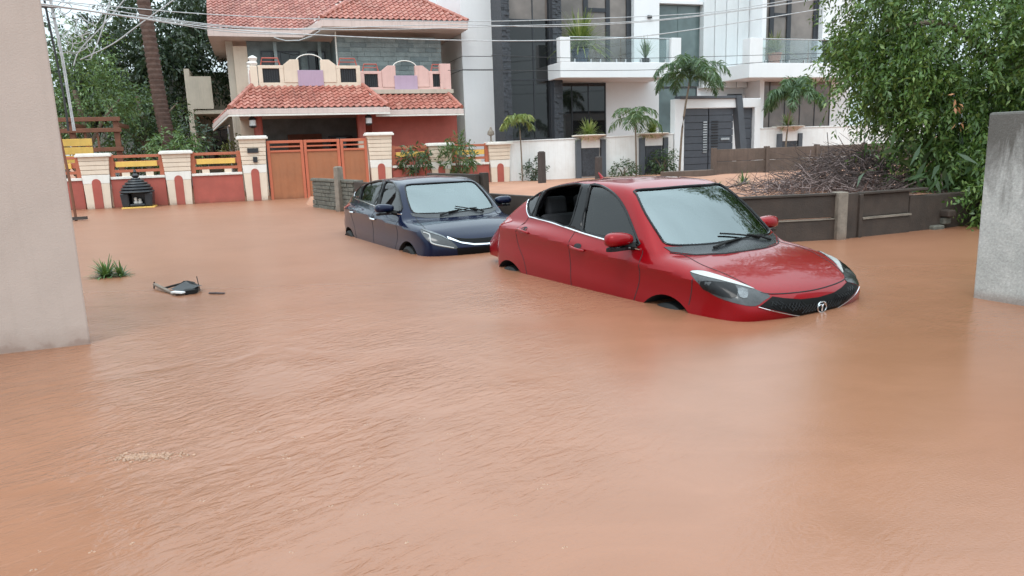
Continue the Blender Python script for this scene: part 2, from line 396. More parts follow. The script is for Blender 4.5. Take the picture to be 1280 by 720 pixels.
M['slate2'] = plain('wet grey slate and porch shade', (.135, .165, .17), .42, var=.3, scale=3.1, bump=.4, bscale=25)
M['tile'] = None
def tile_m(name, a, c, d):
    T = NT(name); g = T.new('ShaderNodeNewGeometry'); co = T.coord()
    col = T.ramp(g.outputs['Random Per Island'], [(0, a), (.55, c), (1, d)])
    w = T.noise(co, 1.1, 6, .65); col = T.mix(T.ramp(w, [(.42, 0), (.70, .4)]), col, (.14, .07, .055))
    col = T.mix(T.ramp(T.noise(co, 30, 4), [(.4, 0), (.8, .35)]), col, (.09, .07, .06))
    T.l(col, T.b.inputs['Base Color']); T.b.inputs['Roughness'].default_value = .5
    T.l(T.bump(T.noise(co, 45, 4), .4, .01), T.b.inputs['Normal']); return T.m
M['tile'] = tile_m('clay roof tiles', (.37, .11, .078), (.43, .145, .105), (.49, .205, .155))
M['tile2'] = tile_m('older clay roof tiles', (.33, .115, .09), (.43, .155, .12), (.48, .22, .175))
M['rail'] = plain('orange fence paint', (.46, .135, .07), .55, var=.1, scale=5, bump=.1, dirt=.2)
M['yellow'] = plain('yellow fence plank', (.74, .47, .11), .55, var=.08, scale=5, bump=.1, streak=.15)
M['gate'] = plain('brown gate sheet', (.36, .135, .06), .6, tide=.8, var=.12, scale=2.2, bump=.15, bscale=150, dirt=.35, dirtc=(.27, .14, .08))
M['gateframe'] = plain('orange red gate frame', (.50, .135, .07), .5, var=.08, scale=5, bump=.05)
M['void'] = plain('dark interior', (.02, .02, .022), .9, var=.2, bump=0)
M['black'] = plain('matt black', (.016, .016, .018), .45, var=.2, bump=.1)
M['iron'] = plain('black painted iron', (.02, .022, .026), .35, var=.3, bump=.2)
M['wire'] = plain('weathered cable', (.42, .43, .44), .6, var=.25, bump=0)
M['wiredark'] = plain('black cable', (.03, .03, .033), .6, var=.25, bump=0)
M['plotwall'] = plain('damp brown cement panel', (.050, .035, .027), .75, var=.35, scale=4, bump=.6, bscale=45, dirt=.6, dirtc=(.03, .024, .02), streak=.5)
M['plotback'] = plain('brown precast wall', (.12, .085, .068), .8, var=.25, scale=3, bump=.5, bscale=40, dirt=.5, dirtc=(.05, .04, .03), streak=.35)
M['postc'] = plain('grey cement post', (.22, .185, .15), .8, tide=.8, var=.25, scale=9, bump=.6, bscale=50, dirt=.4, streak=.3, dirtc=(.06, .05, .04))
M['postd'] = plain('dark wet timber post', (.05, .038, .034), .7, var=.3, scale=9, bump=.6, bscale=40)
M['block'] = plain('mossy stone block', (.12, .115, .095), .8, var=.45, scale=7, bump=.8, bscale=35, dirt=.4, dirtc=(.05, .05, .035))
M['soil'] = plain('wet laterite soil', (.37, .185, .115), .8, var=.16, scale=1.4, bump=.7, bscale=14, dirt=.35, dirtc=(.30, .12, .065))
M['ground'] = plain('laterite ground', (.33, .15, .085), .85, var=.2, scale=.5, bump=.5, bscale=8)
M['twig'] = plain('dry twigs', (.095, .07, .066), .85, var=.4, scale=20, bump=.3)
M['twig2'] = plain('pale dry twigs', (.22, .165, .155), .85, var=.35, scale=20, bump=.3)
M['bark'] = plain('grey bark', (.17, .13, .095), .85, var=.35, scale=9, bump=.9, bscale=22)
M['palmbark'] = plain('red brown palm trunk', (.115, .072, .058), .85, var=.35, scale=7, bump=.9, bscale=18)
M['wood'] = plain('red brown timber', (.17, .065, .035), .6, var=.2, scale=6, bump=.3)
M['pot'] = plain('pale planter', (.66, .58, .50), .7, var=.08, scale=5, dirt=.3, streak=.2)
M['terracotta'] = plain('terracotta pot', (.40, .15, .09), .7, var=.12, scale=5)
M['bluepot'] = plain('blue grey pot', (.07, .10, .16), .4, var=.15, scale=5)
M['greygate'] = plain('dark grey gate plank', (.062, .07, .085), .42, var=.12, scale=4, bump=.1)
M['charcoal'] = plain('charcoal upright', (.075, .085, .10), .5, var=.1, scale=4, bump=.1)
M['lf_big'] = leafm('glossy mango leaf', (.035, .075, .016), (.085, .165, .034), (.20, .28, .075), .38, .2)
M['lf_bright'] = leafm('fresh green leaf', (.05, .10, .03), (.10, .18, .055), (.20, .28, .11), .42, .2)
M['lf_dark'] = leafm('deep green leaf', (.014, .030, .017), (.030, .056, .030), (.06, .095, .05), .45, .12)
M['lf_mid'] = leafm('mid green leaf', (.024, .05, .020), (.05, .095, .036), (.085, .14, .055), .42, .15)
M['lf_palm'] = leafm('palm leaflet', (.045, .09, .035), (.085, .15, .06), (.16, .22, .09))
M['lf_yel'] = leafm('yellow green leaflet', (.12, .17, .045), (.21, .26, .07), (.36, .37, .12))
M['lf_fox'] = leafm('feathery frond', (.04, .09, .042), (.08, .145, .065), (.13, .20, .10))
M['lf_spike'] = leafm('variegated blade', (.12, .17, .04), (.25, .29, .08), (.42, .42, .18))
M['lf_olive'] = leafm('drooping olive leaf', (.09, .11, .03), (.17, .18, .06), (.28, .24, .10))
M['lf_orange'] = leafm('orange new leaf', (.55, .24, .12), (.72, .36, .2))
# cars
M['redpaint'] = paintm('metallic berry red', (.225, .0012, .0045), .2, 1, .3)
M['bluepaint'] = paintm('metallic midnight blue', (.004, .008, .028), .2, 1, .25)
M['carglass'] = glassm('wet windscreen', (.40, .47, .47), 2.7, .02, (.86, .97, .98))
M['sideglass'] = glassm('tinted side glass', (.24, .27, .27), 1.52, .01)
M['chrome'] = plain('chrome', (.75, .76, .78), .12, metal=1, var=.03, bump=0)
M['gloss'] = plain('gloss black trim', (.008, .008, .009), .15, var=.1, bump=0, spec=.25)
M['rubber'] = plain('black rubber', (.010, .010, .010), .6, var=.2, bump=.1, spec=.25)
M['cowl'] = plain('grey plastic cowl', (.03, .032, .035), .3, var=.15, bump=.1)
M['seat'] = plain('dark seat fabric', (.022, .022, .025), .85, var=.2, bump=.4)
M['lens'] = plain('smoked lamp lens', (.032, .033, .035), .06, var=.5, scale=9, bump=0, spec=.6)
M['lamp_inner'] = plain('lamp reflector', (.17, .175, .18), .22, metal=.8, var=.3, scale=25, bump=0)
M['deepblack'] = plain('black moulded grille', (.005, .005, .005), .5, var=.1, bump=0, spec=.12)
M['taillens'] = plain('red lamp lens', (.30, .006, .008), .08, var=.2, bump=0, coat=1)
M['drl'] = plain('clear lamp strip', (.42, .43, .42), .15, var=.1, bump=0)
M['sticker'] = plain('white sticker', (.75, .76, .76), .6, var=.03, bump=0)
def water_m():
    T = NT('muddy flood water'); b = T.b; co = T.coord()
    x = T.new('ShaderNodeSeparateXYZ'); T.l(co, x.inputs[0])
    big = T.noise(co, .35, 4, .55, .4); mud = T.noise(T.mapping(co, (1, 1.8, 1), (0, 0, .5)), 1.6, 5, .6, .8)
    v = T.math('ADD', T.math('MULTIPLY', big, .6), T.math('MULTIPLY', mud, .4))
    T.l(T.ramp(v, [(.35, (.255, .114, .063)), (.65, (.31, .143, .083))]), b.inputs['Base Color'])
    b.inputs['IOR'].default_value = 1.46
    mr = T.new('ShaderNodeMapRange'); mr.inputs['From Min'].default_value = 4.5; mr.inputs['From Max'].default_value = 13; mr.inputs['To Min'].default_value = .19; mr.inputs['To Max'].default_value = .42; T.l(x.outputs[1], mr.inputs['Value']); T.l(mr.outputs[0], b.inputs['Roughness'])
    b.inputs['Specular IOR Level'].default_value = .5
    # ripples: a fine shiver everywhere, longer wind waves in patches, stronger near the left wall
    m1 = T.rotscale(co, .80, (.75, 1.9, 1)); w1 = T.noise(m1, 8.5, 4, .55, 1.1)
    m2 = T.rotscale(co, .62, (.7, 1.7, 1)); w2 = T.noise(m2, 19, 3, .55, .3)
    m3 = T.mapping(co, (1.2, 2, 1)); w3 = T.noise(m3, 60, 2, .5)
    patch = T.ramp(T.noise(co, .42, 3, .55, .6), [(.46, .03), (.68, 1)])
    near = T.math('MULTIPLY', T.math('SUBTRACT', .55, x.outputs[0]), .5, True); pz = T.ramp(T.noise(co, .95, 3, .5, .5), [(.40, .12), (.60, 1)])
    dist = T.math('MULTIPLY', T.math('MULTIPLY', T.math('SUBTRACT', 6.5, x.outputs[1]), .4, True), pz)
    nl = T.math('ADD', T.math('MULTIPLY', T.math('MULTIPLY', near, dist), .75), T.math('MULTIPLY', patch, .22))
    vd = T.new('ShaderNodeVectorMath', operation='DISTANCE'); vd.inputs[1].default_value = (.25, 6.75, 0); T.l(co, vd.inputs[0]); churn = T.ramp(T.math('MULTIPLY', vd.outputs['Value'], .7), [(.15, .55), (.8, 0)]); nl = T.math('ADD', nl, churn)
    h1 = T.math('MULTIPLY', w1, nl); far = T.math('MULTIPLY', T.math('SUBTRACT', x.outputs[1], 5.5), .035, True); h2 = T.math('MULTIPLY', w2, T.math('ADD', nl, T.math('ADD', T.math('MINIMUM', far, .30), .04)))
    n = T.bump(h1, .52, .055); n = T.bump(h2, .45, .02, n); n = T.bump(w3, .14, .006, n)
    # rain rings: a few of the cells carry a small set of circular ripples
    vo = T.new('ShaderNodeTexVoronoi'); vo.inputs['Scale'].default_value = 2.6; T.l(co, vo.inputs['Vector']); d = vo.outputs['Distance']
    rs = T.new('ShaderNodeSeparateColor'); T.l(vo.outputs['Color'], rs.inputs[0])
    ring = T.math('MULTIPLY', T.math('SINE', T.math('MULTIPLY', d, 95)), T.ramp(d, [(.0, 1), (.10, .55), (.26, 0)]))
    ring = T.math('MULTIPLY', ring, T.ramp(rs.outputs[0], [(.55, 0), (.62, 1)])); n = T.bump(ring, .05, .006, n)
    T.l(n, b.inputs['Normal']); return T.m
M['water'] = water_m()
M['foam'] = plain('muddy foam', (.34, .20, .13), .25, var=.3, scale=30, bump=.3)
# ---------------------------------------------------------------- ground, soil and flood water
def grid_mesh(xs, ys, zf, keep=None):
    X, Y = np.meshgrid(xs, ys, indexing='ij'); Z = zf(X, Y); V = np.stack([X, Y, Z], -1).reshape(-1, 3)
    ny = len(ys); i, j = np.meshgrid(np.arange(len(xs)-1), np.arange(ny-1), indexing='ij')
    F = np.stack([i*ny+j, (i+1)*ny+j, (i+1)*ny+j+1, i*ny+j+1], -1).reshape(-1, 4)
    if keep is not None:
        c = V[F].mean(1); F = F[keep(c[:, 0], c[:, 1])]
    return fast_mesh(V, F)
def vnoise(X, Y, f, seed=0):
    r = np.random.default_rng(seed); a = np.zeros_like(X)
    for k in range(6):
        th = r.uniform(0, 6.28); ff = f*r.uniform(.6, 1.7); a += np.sin((X*math.cos(th)+Y*math.sin(th))*ff+r.uniform(0, 6.28))
    return a/6
gm = grid_mesh(np.linspace(-400, 400, 41), np.linspace(-60, 700, 39), lambda X, Y: -1.2+0*X)
tag(link('ground', gm, M['ground']), kind='structure')
wm = grid_mesh(np.linspace(-45, 40, 60), np.linspace(-14, 45, 50), lambda X, Y: 0*X)
tag(link('flood_water', wm, M['water'], smooth=True, angle=0), kind='structure')
# plot corners (near face of its low wall) and the soil heaped up behind it
PA, PB, PC, PD = np.array([-5.0, 18.9]), np.array([1.40, 9.30]), np.array([4.4, 9.75]), np.array([9.0, 11.7])
def seg_side(X, Y, a, b):
    d = (b-a)/np.linalg.norm(b-a); return -(X-a[0])*d[1]+(Y-a[1])*d[0]
def soil_z(X, Y):
    s = (X-ORG[0])*US[0]+(Y-ORG[1])*US[1]; t = (X-ORG[0])*VS[0]+(Y-ORG[1])*VS[1]
    e = np.minimum(np.minimum(seg_side(X, Y, PA, PB), np.maximum(seg_side(X, Y, PB, PC), -9)), seg_side(X, Y, PC, PD))
    e = np.minimum(seg_side(X, Y, PA, PB), np.where(X < 4.4, seg_side(X, Y, PB, PC), seg_side(X, Y, PC, PD)))
    inside = np.clip((e-.02)/.25, 0, 1)
    z = np.where(t < -5, .40+.06*np.sin(s*.9)+.05*vnoise(X, Y, 1.3, 3), 0)
    k = np.clip((t+6.2)/1.8, 0, 1); k = k*k*(3-2*k)
    zp = .40+.07*vnoise(X, Y, .9, 3)+.03*vnoise(X, Y, 3.2, 4); zs = .20+.03*vnoise(X, Y, .8, 5)
    z = zp*(1-k)+zs*k
    left = np.clip((s-3.6-.25*np.sin(t))/2.6, 0, 1); left = left*left*(3-2*left)
    left = np.where(t < -3.0, 1, left)
    z = z*left-.25*(1-left)
    return -.35+(z+.35)*inside
def soil_grid():
    S, T_ = np.meshgrid(np.arange(-4, 34, .22), np.arange(-16, 9, .22), indexing='ij')
    X = ORG[0]+US[0]*S+VS[0]*T_; Y = ORG[1]+US[1]*S+VS[1]*T_; Z = soil_z(X, Y)
    V = np.stack([X, Y, Z], -1).reshape(-1, 3); ny = S.shape[1]
    i, j = np.meshgrid(np.arange(S.shape[0]-1), np.arange(ny-1), indexing='ij')
    F = np.stack([i*ny+j, (i+1)*ny+j, (i+1)*ny+j+1, i*ny+j+1], -1).reshape(-1, 4)
    F = F[(V[F][:, :, 2].max(1) > -.33)]
    return fast_mesh(V, F)
tag(link('soil', soil_grid(), M['soil'], smooth=True, angle=0), kind='structure')

# ---------------------------------------------------------------- the two walls that frame the view
def slab_thing(name, label, a, d, n, length, thick, h, m, bev, part):
    # upright slab from corner a along d, thickness along n, foot below the water
    t = Thing(name, label, 'wall', (a[0], a[1], 0), world=True); a = np.array([*a, 0.]); d = np.array([*d, 0.]); n = np.array([*n, 0.])
    d /= np.linalg.norm(d); n /= np.linalg.norm(n)
    mb = MB(); nz = 14; vs = []
    base = [a, a+d*length, a+d*length+n*thick, a+n*thick]
    mb.add([b+[0, 0, -.8] for b in base]+[b+[0, 0, h] for b in base], [(0,1,2,3)[::-1], (4,5,6,7), (0,1,5,4), (1,2,6,5), (2,3,7,6), (3,0,4,7)])
    bmn = bmesh.new(); me = mb.mesh((a[0], a[1], 0)); bmn.from_mesh(me); bmesh.ops.recalc_face_normals(bmn, faces=bmn.faces); bmn.to_mesh(me); bmn.free()
    link(part, me, m, t.o, bevel=bev); return t
slab_thing('house_wall', 'tall pale pink plastered wall standing in the water at the very left', (-3.19, 5.39), (-.545, -.215), (-.62, 1.0), 3.2, .30, 4.2, M['pinkwall'], .012, 'plaster_wall')
slab_thing('cement_wall', 'bare grey cement wall with black rain stains beside the big leafy tree', (3.83, 5.98), (.40, -.80), (.9, .45), 3.0, .28, 1.50, M['concrete'], .02, 'cement_slab')

# ---------------------------------------------------------------- low wall round the vacant plot
def lerp(a, b, k): return np.array(a)*(1-k)+np.array(b)*k
def plot_side():
    # stretch beside the cars: stone courses at the far end, then plain cement panels
    t = Thing('plot_wall', 'low wall of mossy stone blocks and dark panels running behind the blue car', 'wall', (PA[0], PA[1], 0), world=True)
    L = np.linalg.norm(PB-PA); d = np.append((PB-PA)/L, 0); n = np.array([-d[1], d[0], 0]); A = np.append(PA, 0)
    def slab(mb, s0, s1, z0, z1, o0=0, o1=.14):
        vs = [A+d*s+n*o+np.array([0, 0, z]) for z in (z0, z1) for s, o in ((s0, o0), (s1, o0), (s1, o1), (s0, o1))]
        mb.add(vs, [(3,2,1,0), (4,5,6,7), (0,1,5,4), (1,2,6,5), (2,3,7,6), (3,0,4,7)])
    mb = MB(); slab(mb, .02, 2.75, -.6, .66, .03, .20); t.part('wall_core', mb, M['block'])
    r = random.Random(3); z = -.12; first = None
    while z < .66:
        s = 0.; h = r.uniform(.085, .12)
        while s < 2.7:
            w = r.uniform(.26, .42); b = MB(); o = r.uniform(-.015, .012); slab(b, s, min(s+w, 2.76)-.012, z, z+h-.012, o, .028); slab(b, s, min(s+w, 2.76)-.012, z, z+h-.012, .202, .228) if False else None
            t.part('stone_block', b, M['block'], bevel=.008); s += w
        z += h
    mb = MB(); slab(mb, -.03, 2.78, .665, .725, -.02, .24); t.part('coping', mb, M['block'], bevel=.01)
    # panels further along; the next to the blue car stands higher
    for s0, s1, zt in ((2.80, 4.5, .70), (4.52, 6.3, .74), (6.32, 8.05, .93), (8.07, 9.8, .63), (9.82, L-.0, .62)):
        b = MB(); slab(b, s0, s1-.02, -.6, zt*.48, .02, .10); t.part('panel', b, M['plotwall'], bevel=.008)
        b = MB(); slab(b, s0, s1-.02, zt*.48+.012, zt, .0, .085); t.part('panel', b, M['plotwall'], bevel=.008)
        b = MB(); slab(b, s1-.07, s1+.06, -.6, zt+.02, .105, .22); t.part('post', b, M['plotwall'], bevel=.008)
plot_side()
def plot_front():
    t = Thing('plot_wall', 'low dark cement panel wall in front of the brush heap, broken at its right end', 'wall', (PB[0], PB[1], 0), world=True)
    def frame(a, b):
        L = np.linalg.norm(b-a); d = np.append((b-a)/L, 0); return L, d, np.array([-d[1], d[0], 0]), np.append(a, 0)
    def slab(mb, fr, s0, s1, z0, z1, o0, o1, sag=0):
        L, d, n, A = fr
        vs = [A+d*s+n*o+np.array([0, 0, z]) for z in (z0, z1) for s, o in ((s0, o0), (s1, o0), (s1, o1), (s0, o1))]
        if sag: vs[4][2] -= sag; vs[7][2] -= sag
        mb.add(vs, [(3,2,1,0), (4,5,6,7), (0,1,5,4), (1,2,6,5), (2,3,7,6), (3,0,4,7)])
    f1 = frame(PB, PC); f2 = frame(PC, PD); L1 = f1[0]
    for a, b in ((.0, 1.45), (1.47, L1-.06)):
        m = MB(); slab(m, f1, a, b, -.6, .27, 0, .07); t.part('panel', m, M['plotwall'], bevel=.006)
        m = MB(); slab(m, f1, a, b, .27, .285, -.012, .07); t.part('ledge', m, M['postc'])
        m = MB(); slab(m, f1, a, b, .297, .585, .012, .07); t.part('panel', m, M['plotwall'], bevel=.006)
        m = MB(); slab(m, f1, a, b, .588, .62, -.01, .085); t.part('coping', m, M['plotwall'], bevel=.006)
    m = MB(); slab(m, f1, L1-.09, L1+.05, -.6, .63, -.07, .10); t.part('post', m, M['postc'], bevel=.012, label='pale lichen-grey post at the bend of the wall')
    m = MB(); slab(m, f2, .06, .30, -.6, .60, .0, .10); t.part('panel', m, M['plotwall'], bevel=.008)
    m = MB(); slab(m, f2, .30, .36, -.6, .585, -.03, .10); t.part('post', m, M['plotwall'], bevel=.008)
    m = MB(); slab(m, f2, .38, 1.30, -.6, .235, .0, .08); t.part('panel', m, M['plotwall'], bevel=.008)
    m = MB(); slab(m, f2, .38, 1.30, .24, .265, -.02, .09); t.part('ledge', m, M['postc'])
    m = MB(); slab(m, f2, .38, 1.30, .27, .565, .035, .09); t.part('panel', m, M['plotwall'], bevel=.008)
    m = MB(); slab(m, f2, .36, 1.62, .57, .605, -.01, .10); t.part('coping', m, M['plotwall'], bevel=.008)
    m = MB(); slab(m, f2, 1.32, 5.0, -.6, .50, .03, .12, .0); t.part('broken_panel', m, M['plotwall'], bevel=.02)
    r = random.Random(5)
    for k in range(3):
        row = k % 3; s = 1.3+r.uniform(0, .7); w = r.uniform(.14, .26); z = -.05+row*.11+r.uniform(-.01, .01)
        if z > .38-(s-1.2)*.12: continue
        m = MB(); o = r.uniform(-.14, -.04); slab(m, f2, s, s+w, z, z+.10, o, o+.15); t.part('stone_block', m, M['plotwall' if r.random() < .6 else 'block'], bevel=.02)
plot_front()
def plot_back():
    t = Thing('plot_wall', 'brown precast wall along the far side of the vacant plot', 'wall', (11.5, -5, .1))
    for i in range(5):
        s0 = 11.62+i*1.86
        for k in range(3):
            m = MB(); m.box(s0+.03, s0+1.80, -5.0+.003*k, -4.93, .0+k*.36, .352+k*.36); t.part('panel', m, M['plotback'], bevel=.01)
        m = MB(); m.box(s0-.06, s0+.06, -5.05, -4.90, -.1, 1.12); t.part('post', m, M['plotback'], bevel=.01)
    m = MB(); m.box(9.9, 11.55, -5.1, -4.85, -.1, .50); t.part('kerb_slab', m, M['plotback'], bevel=.015)
plot_back()
def post(label, p, w, h, m, lean=0):
    t = Thing('fence_post', label, 'post', p, world=True, group='old posts round the plot'); b = MB()
    b.tube([(p[0], p[1], p[2]-.5), (p[0]+lean*.5, p[1], p[2]+h*.5), (p[0]+lean, p[1], p[2]+h)], [w*.72, w*.70, w*.66], 4); t.part('shaft', b, M[m], bevel=.01)
    b = MB(); b.tube([(p[0]+lean, p[1], p[2]+h-.02), (p[0]+lean, p[1], p[2]+h+.02)], [w*.6, w*.4], 4); t.part('worn_top', b, M[m])
post('dark upright post against the white wall, left of the potted plants', (.95, 21.0, .2), .17, .98, 'postd')
post('shorter dark post in front of the first planter, above the red roof', tuple(st(8.15, -4.4, .2)), .16, .78, 'postd')
post('grey weathered post rising from the stone blocks beside the orange gate', (-3.93, 17.25, 0), .17, 1.02, 'postc')
# ---------------------------------------------------------------- boundary of the red-roofed house
def pillar(s, h, label, plates=False):
    t = Thing('boundary_pillar', label, 'pillar', (s, 0, 0), group='cream boundary pillars'); w0, w1 = .40, .27   # wider at the cap
    top = h-.10; zb = h-.10-.62
    def ww(z): k = min(1, max(0, z/top)); return w1+(w0-w1)*k*.9
    m = MB()
    def ring(z0, z1, e=0, d=.16):
        a, b = ww(z0)+e, ww(z1)+e
        m.add([(s-a,-d-e,z0),(s+a,-d-e,z0),(s+a,d,z0),(s-a,d,z0),(s-b,-d-e,z1),(s+b,-d-e,z1),(s+b,d,z1),(s-b,d,z1)],
              [(0,3,2,1),(4,5,6,7),(0,1,5,4),(1,2,6,5),(2,3,7,6),(3,0,4,7)])
    ring(-.8, top-.001, -.022, .14); t.part('core', m, M['cream'])
    n = 4 if h < 1.7 else 6; ch = .125
    for k in range(n):
        m = MB(); z1 = top-k*ch; ring(z1-ch+.014, z1, 0); t.part('course', m, M['cream'], bevel=.006)
    zc = top-n*ch
    m = MB(); ring(zc-.24, zc-.004, .004); t.part('band', m, M['capwhite'], bevel=.006)
    # two legs with an arched red niche between
    for sg in (-1, 1):
        m = MB(); a0, a1 = ww(-.5)+.002, ww(zc-.245)+.002; q = .115
        x = [sg*q, sg*a0, sg*a1, sg*q]
        m.add([(s+x[0],-.165,-.8),(s+x[1],-.165,-.8),(s+x[2],-.165,zc-.245),(s+x[3],-.165,zc-.245),(s+x[0],-.10,-.8),(s+x[1],-.10,-.8),(s+x[2],-.10,zc-.245),(s+x[3],-.10,zc-.245)],
              [(0,1,2,3),(7,6,5,4),(0,4,5,1),(1,5,6,2),(2,6,7,3),(3,7,4,0)]); t.part('leg', m, M['cream'], bevel=.004)
    m = MB(); zt = zc-.245; pts = [(-.113, -.8), (.113, -.8)]+[(.113*math.cos(a), zt+.02+.113*math.sin(a)) for a in np.linspace(0, math.pi, 11)]
    m.prism([(s+x, z) for x, z in pts], 1, -.176, -.12); t.part('niche', m, M['red'])
    m = MB(); m.box(s-w0-.05, s+w0+.05, -.23, .23, h-.10, h-.035); m.box(s-w0-.02, s+w0+.02, -.20, .20, h-.035, h); t.part('cap', m, M['capwhite'], bevel=.01)
    if plates:
        m = MB(); m.box(s-.16, s+.15, -.20, -.16, h-.50, h-.36); t.part('name_plate', m, M['iron'])
        m = MB(); m.box(s-.02, s+.10, -.21, -.16, h-.78, h-.62); t.part('switch_box', m, M['iron'])
    return t
SP = [-5.41, -3.28, -1.16, 2.63, 4.58, 6.59]
pillar(SP[0], 1.55, 'cream pillar standing furthest left along the red boundary wall')
pillar(SP[1], 1.56, 'cream pillar just right of the black shrine, with a red arched niche')
pillar(SP[2], 1.92, 'tall cream gate pillar with dark name plate, left of the orange gate', True)
pillar(SP[3], 1.93, 'tall plain cream gate pillar at the right end of the orange gate')
pillar(SP[4], 1.55, 'short cream pillar between the two bushy plants at the red wall')
pillar(SP[5], 1.53, 'short cream pillar at the corner where the white wall begins')
def wall_bay(s0, s1, label, drains=()):
    t = Thing('boundary_wall', label, 'wall', (s0, 0, 0), group='red boundary wall bays')
    m = MB(); m.box(s0, s1, -.07, .07, -.8, .80); t.part('red_wall', m, M['red'])
    m = MB(); m.box(s0, s1, -.11, .11, .802, .875); t.part('coping', m, M['capwhite'], bevel=.01)
    for z0, z1 in ((1.395, 1.475), (.985, 1.065)):
        m = MB(); m.box(s0+.02, s1-.02, -.035, .035, z0, z1); t.part('rail', m, M['rail'], bevel=.006)
    m = MB(); m.box(s0+.02, s1-.02, -.02, .02, 1.15, 1.30); t.part('slat', m, M['rail'], bevel=.004)
    for x in (s0+.06, s1-.06):
        m = MB(); m.box(x-.06, x+.06, -.045, .045, .877, 1.50); t.part('upright', m, M['rail'], bevel=.006)
    k = (s1-s0); m = MB(); m.box(s0+k*.12, s1-k*.12, -.075, -.022, 1.14, 1.29); t.part('yellow_plank', m, M['yellow'], bevel=.006)
    for x in (s0+k*.28, s1-k*.28):
        m = MB(); m.box(x-.10, x+.10, -.03, .03, .877, .985); t.part('foot_block', m, M['cream'])
    for x in drains:
        m = MB(); m.box(x-.14, x+.14, -.13, -.07, .62, .80); t.part('drain_outlet', m, M['iron'])
wall_bay(-7.6, SP[0]-.36, 'stretch of red wall with orange rails at the left, beside the pink wall')
wall_bay(SP[0]+.36, SP[1]-.36, 'stretch of red wall behind the black shrine, yellow plank on orange rails')
wall_bay(SP[1]+.36, SP[2]-.36, 'scuffed stretch of red wall left of the name plate pillar')
wall_bay(SP[3]+.36, SP[4]-.36, 'stretch of red wall right of the gate behind the small bush', (3.7,))
wall_bay(SP[4]+.36, SP[5]-.36, 'last stretch of red wall behind the tall leafy bush by the white wall')
def gate_leaf(s0, s1, label):
    t = Thing('gate_leaf', label, 'gate', (s0, 0, 0), group='orange entrance gate leaves'); f = .085
    for a, b, c, d in ((s0, s0+f, -.5, 1.76), (s1-f, s1, -.5, 1.76), (s0+f, s1-f, 1.68, 1.76), (s0+f, s1-f, 1.41, 1.47), (s0+f, s1-f, -.5, -.42)):
        m = MB(); m.box(a, b, -.05, .03, c, d); t.part('frame_bar', m, M['gateframe'], bevel=.006)
    m = MB(); m.box(s0+f, s1-f, -.02, .0, -.42, 1.41); t.part('sheet', m, M['gate'])
    m = MB(); m.box(s0+f, s1-f, -.025, .005, 1.555, 1.60); t.part('cross_slat', m, M['gateframe'])
    for k in range(1, 4):
        x = s0+f+(s1-s0-2*f)*k/4; m = MB(); m.box(x-.012, x+.012, -.026, -.021, -.42, 1.41); t.part('sheet_seam', m, M['gate'])
gate_leaf(-.76, .30, 'left orange gate leaf hung on the name plate pillar')
gate_leaf(.32, 1.40, 'middle orange gate leaf with brown sheet')
gate_leaf(1.42, 2.24, 'narrow orange gate leaf beside the plain tall pillar')

# black shrine in front of the red wall
def shrine():
    c = (-4.36, -.48); t = Thing('shrine', 'black domed stone shrine with a small white figure inside, against the red wall', 'shrine', (c[0], c[1], -.1)); n = 8
    m = MB(); m.box(c[0]-.40, c[0]+.44, c[1]-.34, c[1]+.3, -.6, .035); t.part('yellow_base', m, M['yellow'], bevel=.01)
    R = .40; m = MB()
    m.prism([(c[0]-R+.02, .04), (c[0]-.20, .04), (c[0]-.20, .42), (c[0]-R-.02, .42)], 1, c[1]-.27, c[1]+.27); m.prism([(c[0]+R-.02, .04), (c[0]+.20, .04), (c[0]+.20, .42), (c[0]+R+.02, .42)], 1, c[1]-.27, c[1]+.27)
    m.box(c[0]-.198, c[0]+.198, c[1]+.08, c[1]+.25, .04, .42); m.box(c[0]-.198, c[0]+.198, c[1]-.26, c[1]+.078, .04, .12)
    t.part('niche_body', m, M['iron'], bevel=.03)
    for r0, za, zb2 in ((.46, .422, .50), (.42, .505, .58), (.37, .585, .655), (.30, .66, .72), (.22, .725, .78), (.13, .785, .83)):
        m = MB(); m.lathe((c[0], c[1], 0), [(r0*.94, za), (r0, za+.02), (r0*.97, zb2-.02), (r0*.86, zb2)], 18); t.part('roof_tier', m, M['iron'], smooth=True)
    m = MB(); m.lathe((c[0], c[1], 0), [(.05, .83), (.09, .86), (.10, .90), (.06, .95), (.03, .97), (.05, 1.0), (.012, 1.08)], 10); t.part('finial', m, M['iron'], smooth=True)
    for dx, h in ((-.05, .30), (.06, .26)):
        m = MB(); m.lathe((c[0]+dx, c[1]-.12, 0), [(.055, .122), (.06, .16), (.035, .20), (.045, .23), (.04, h-.02), (.012, h)], 10); t.part('figure', m, M['capwhite'], smooth=True)
shrine()
def lantern(t, s, tt, z):
    m = MB(); m.lathe((s, tt, z), [(.03, .33), (.11, .26), (.13, .24), (.10, .22), (.10, .02), (.13, 0), (.05, -.05)], 8); l = t.part('lantern', m, M['iron'])
    m = MB(); m.lathe((s, tt, z), [(.102, .03), (.104, .2)], 8); t.part('lantern_glass', m, M['sticker'], l)

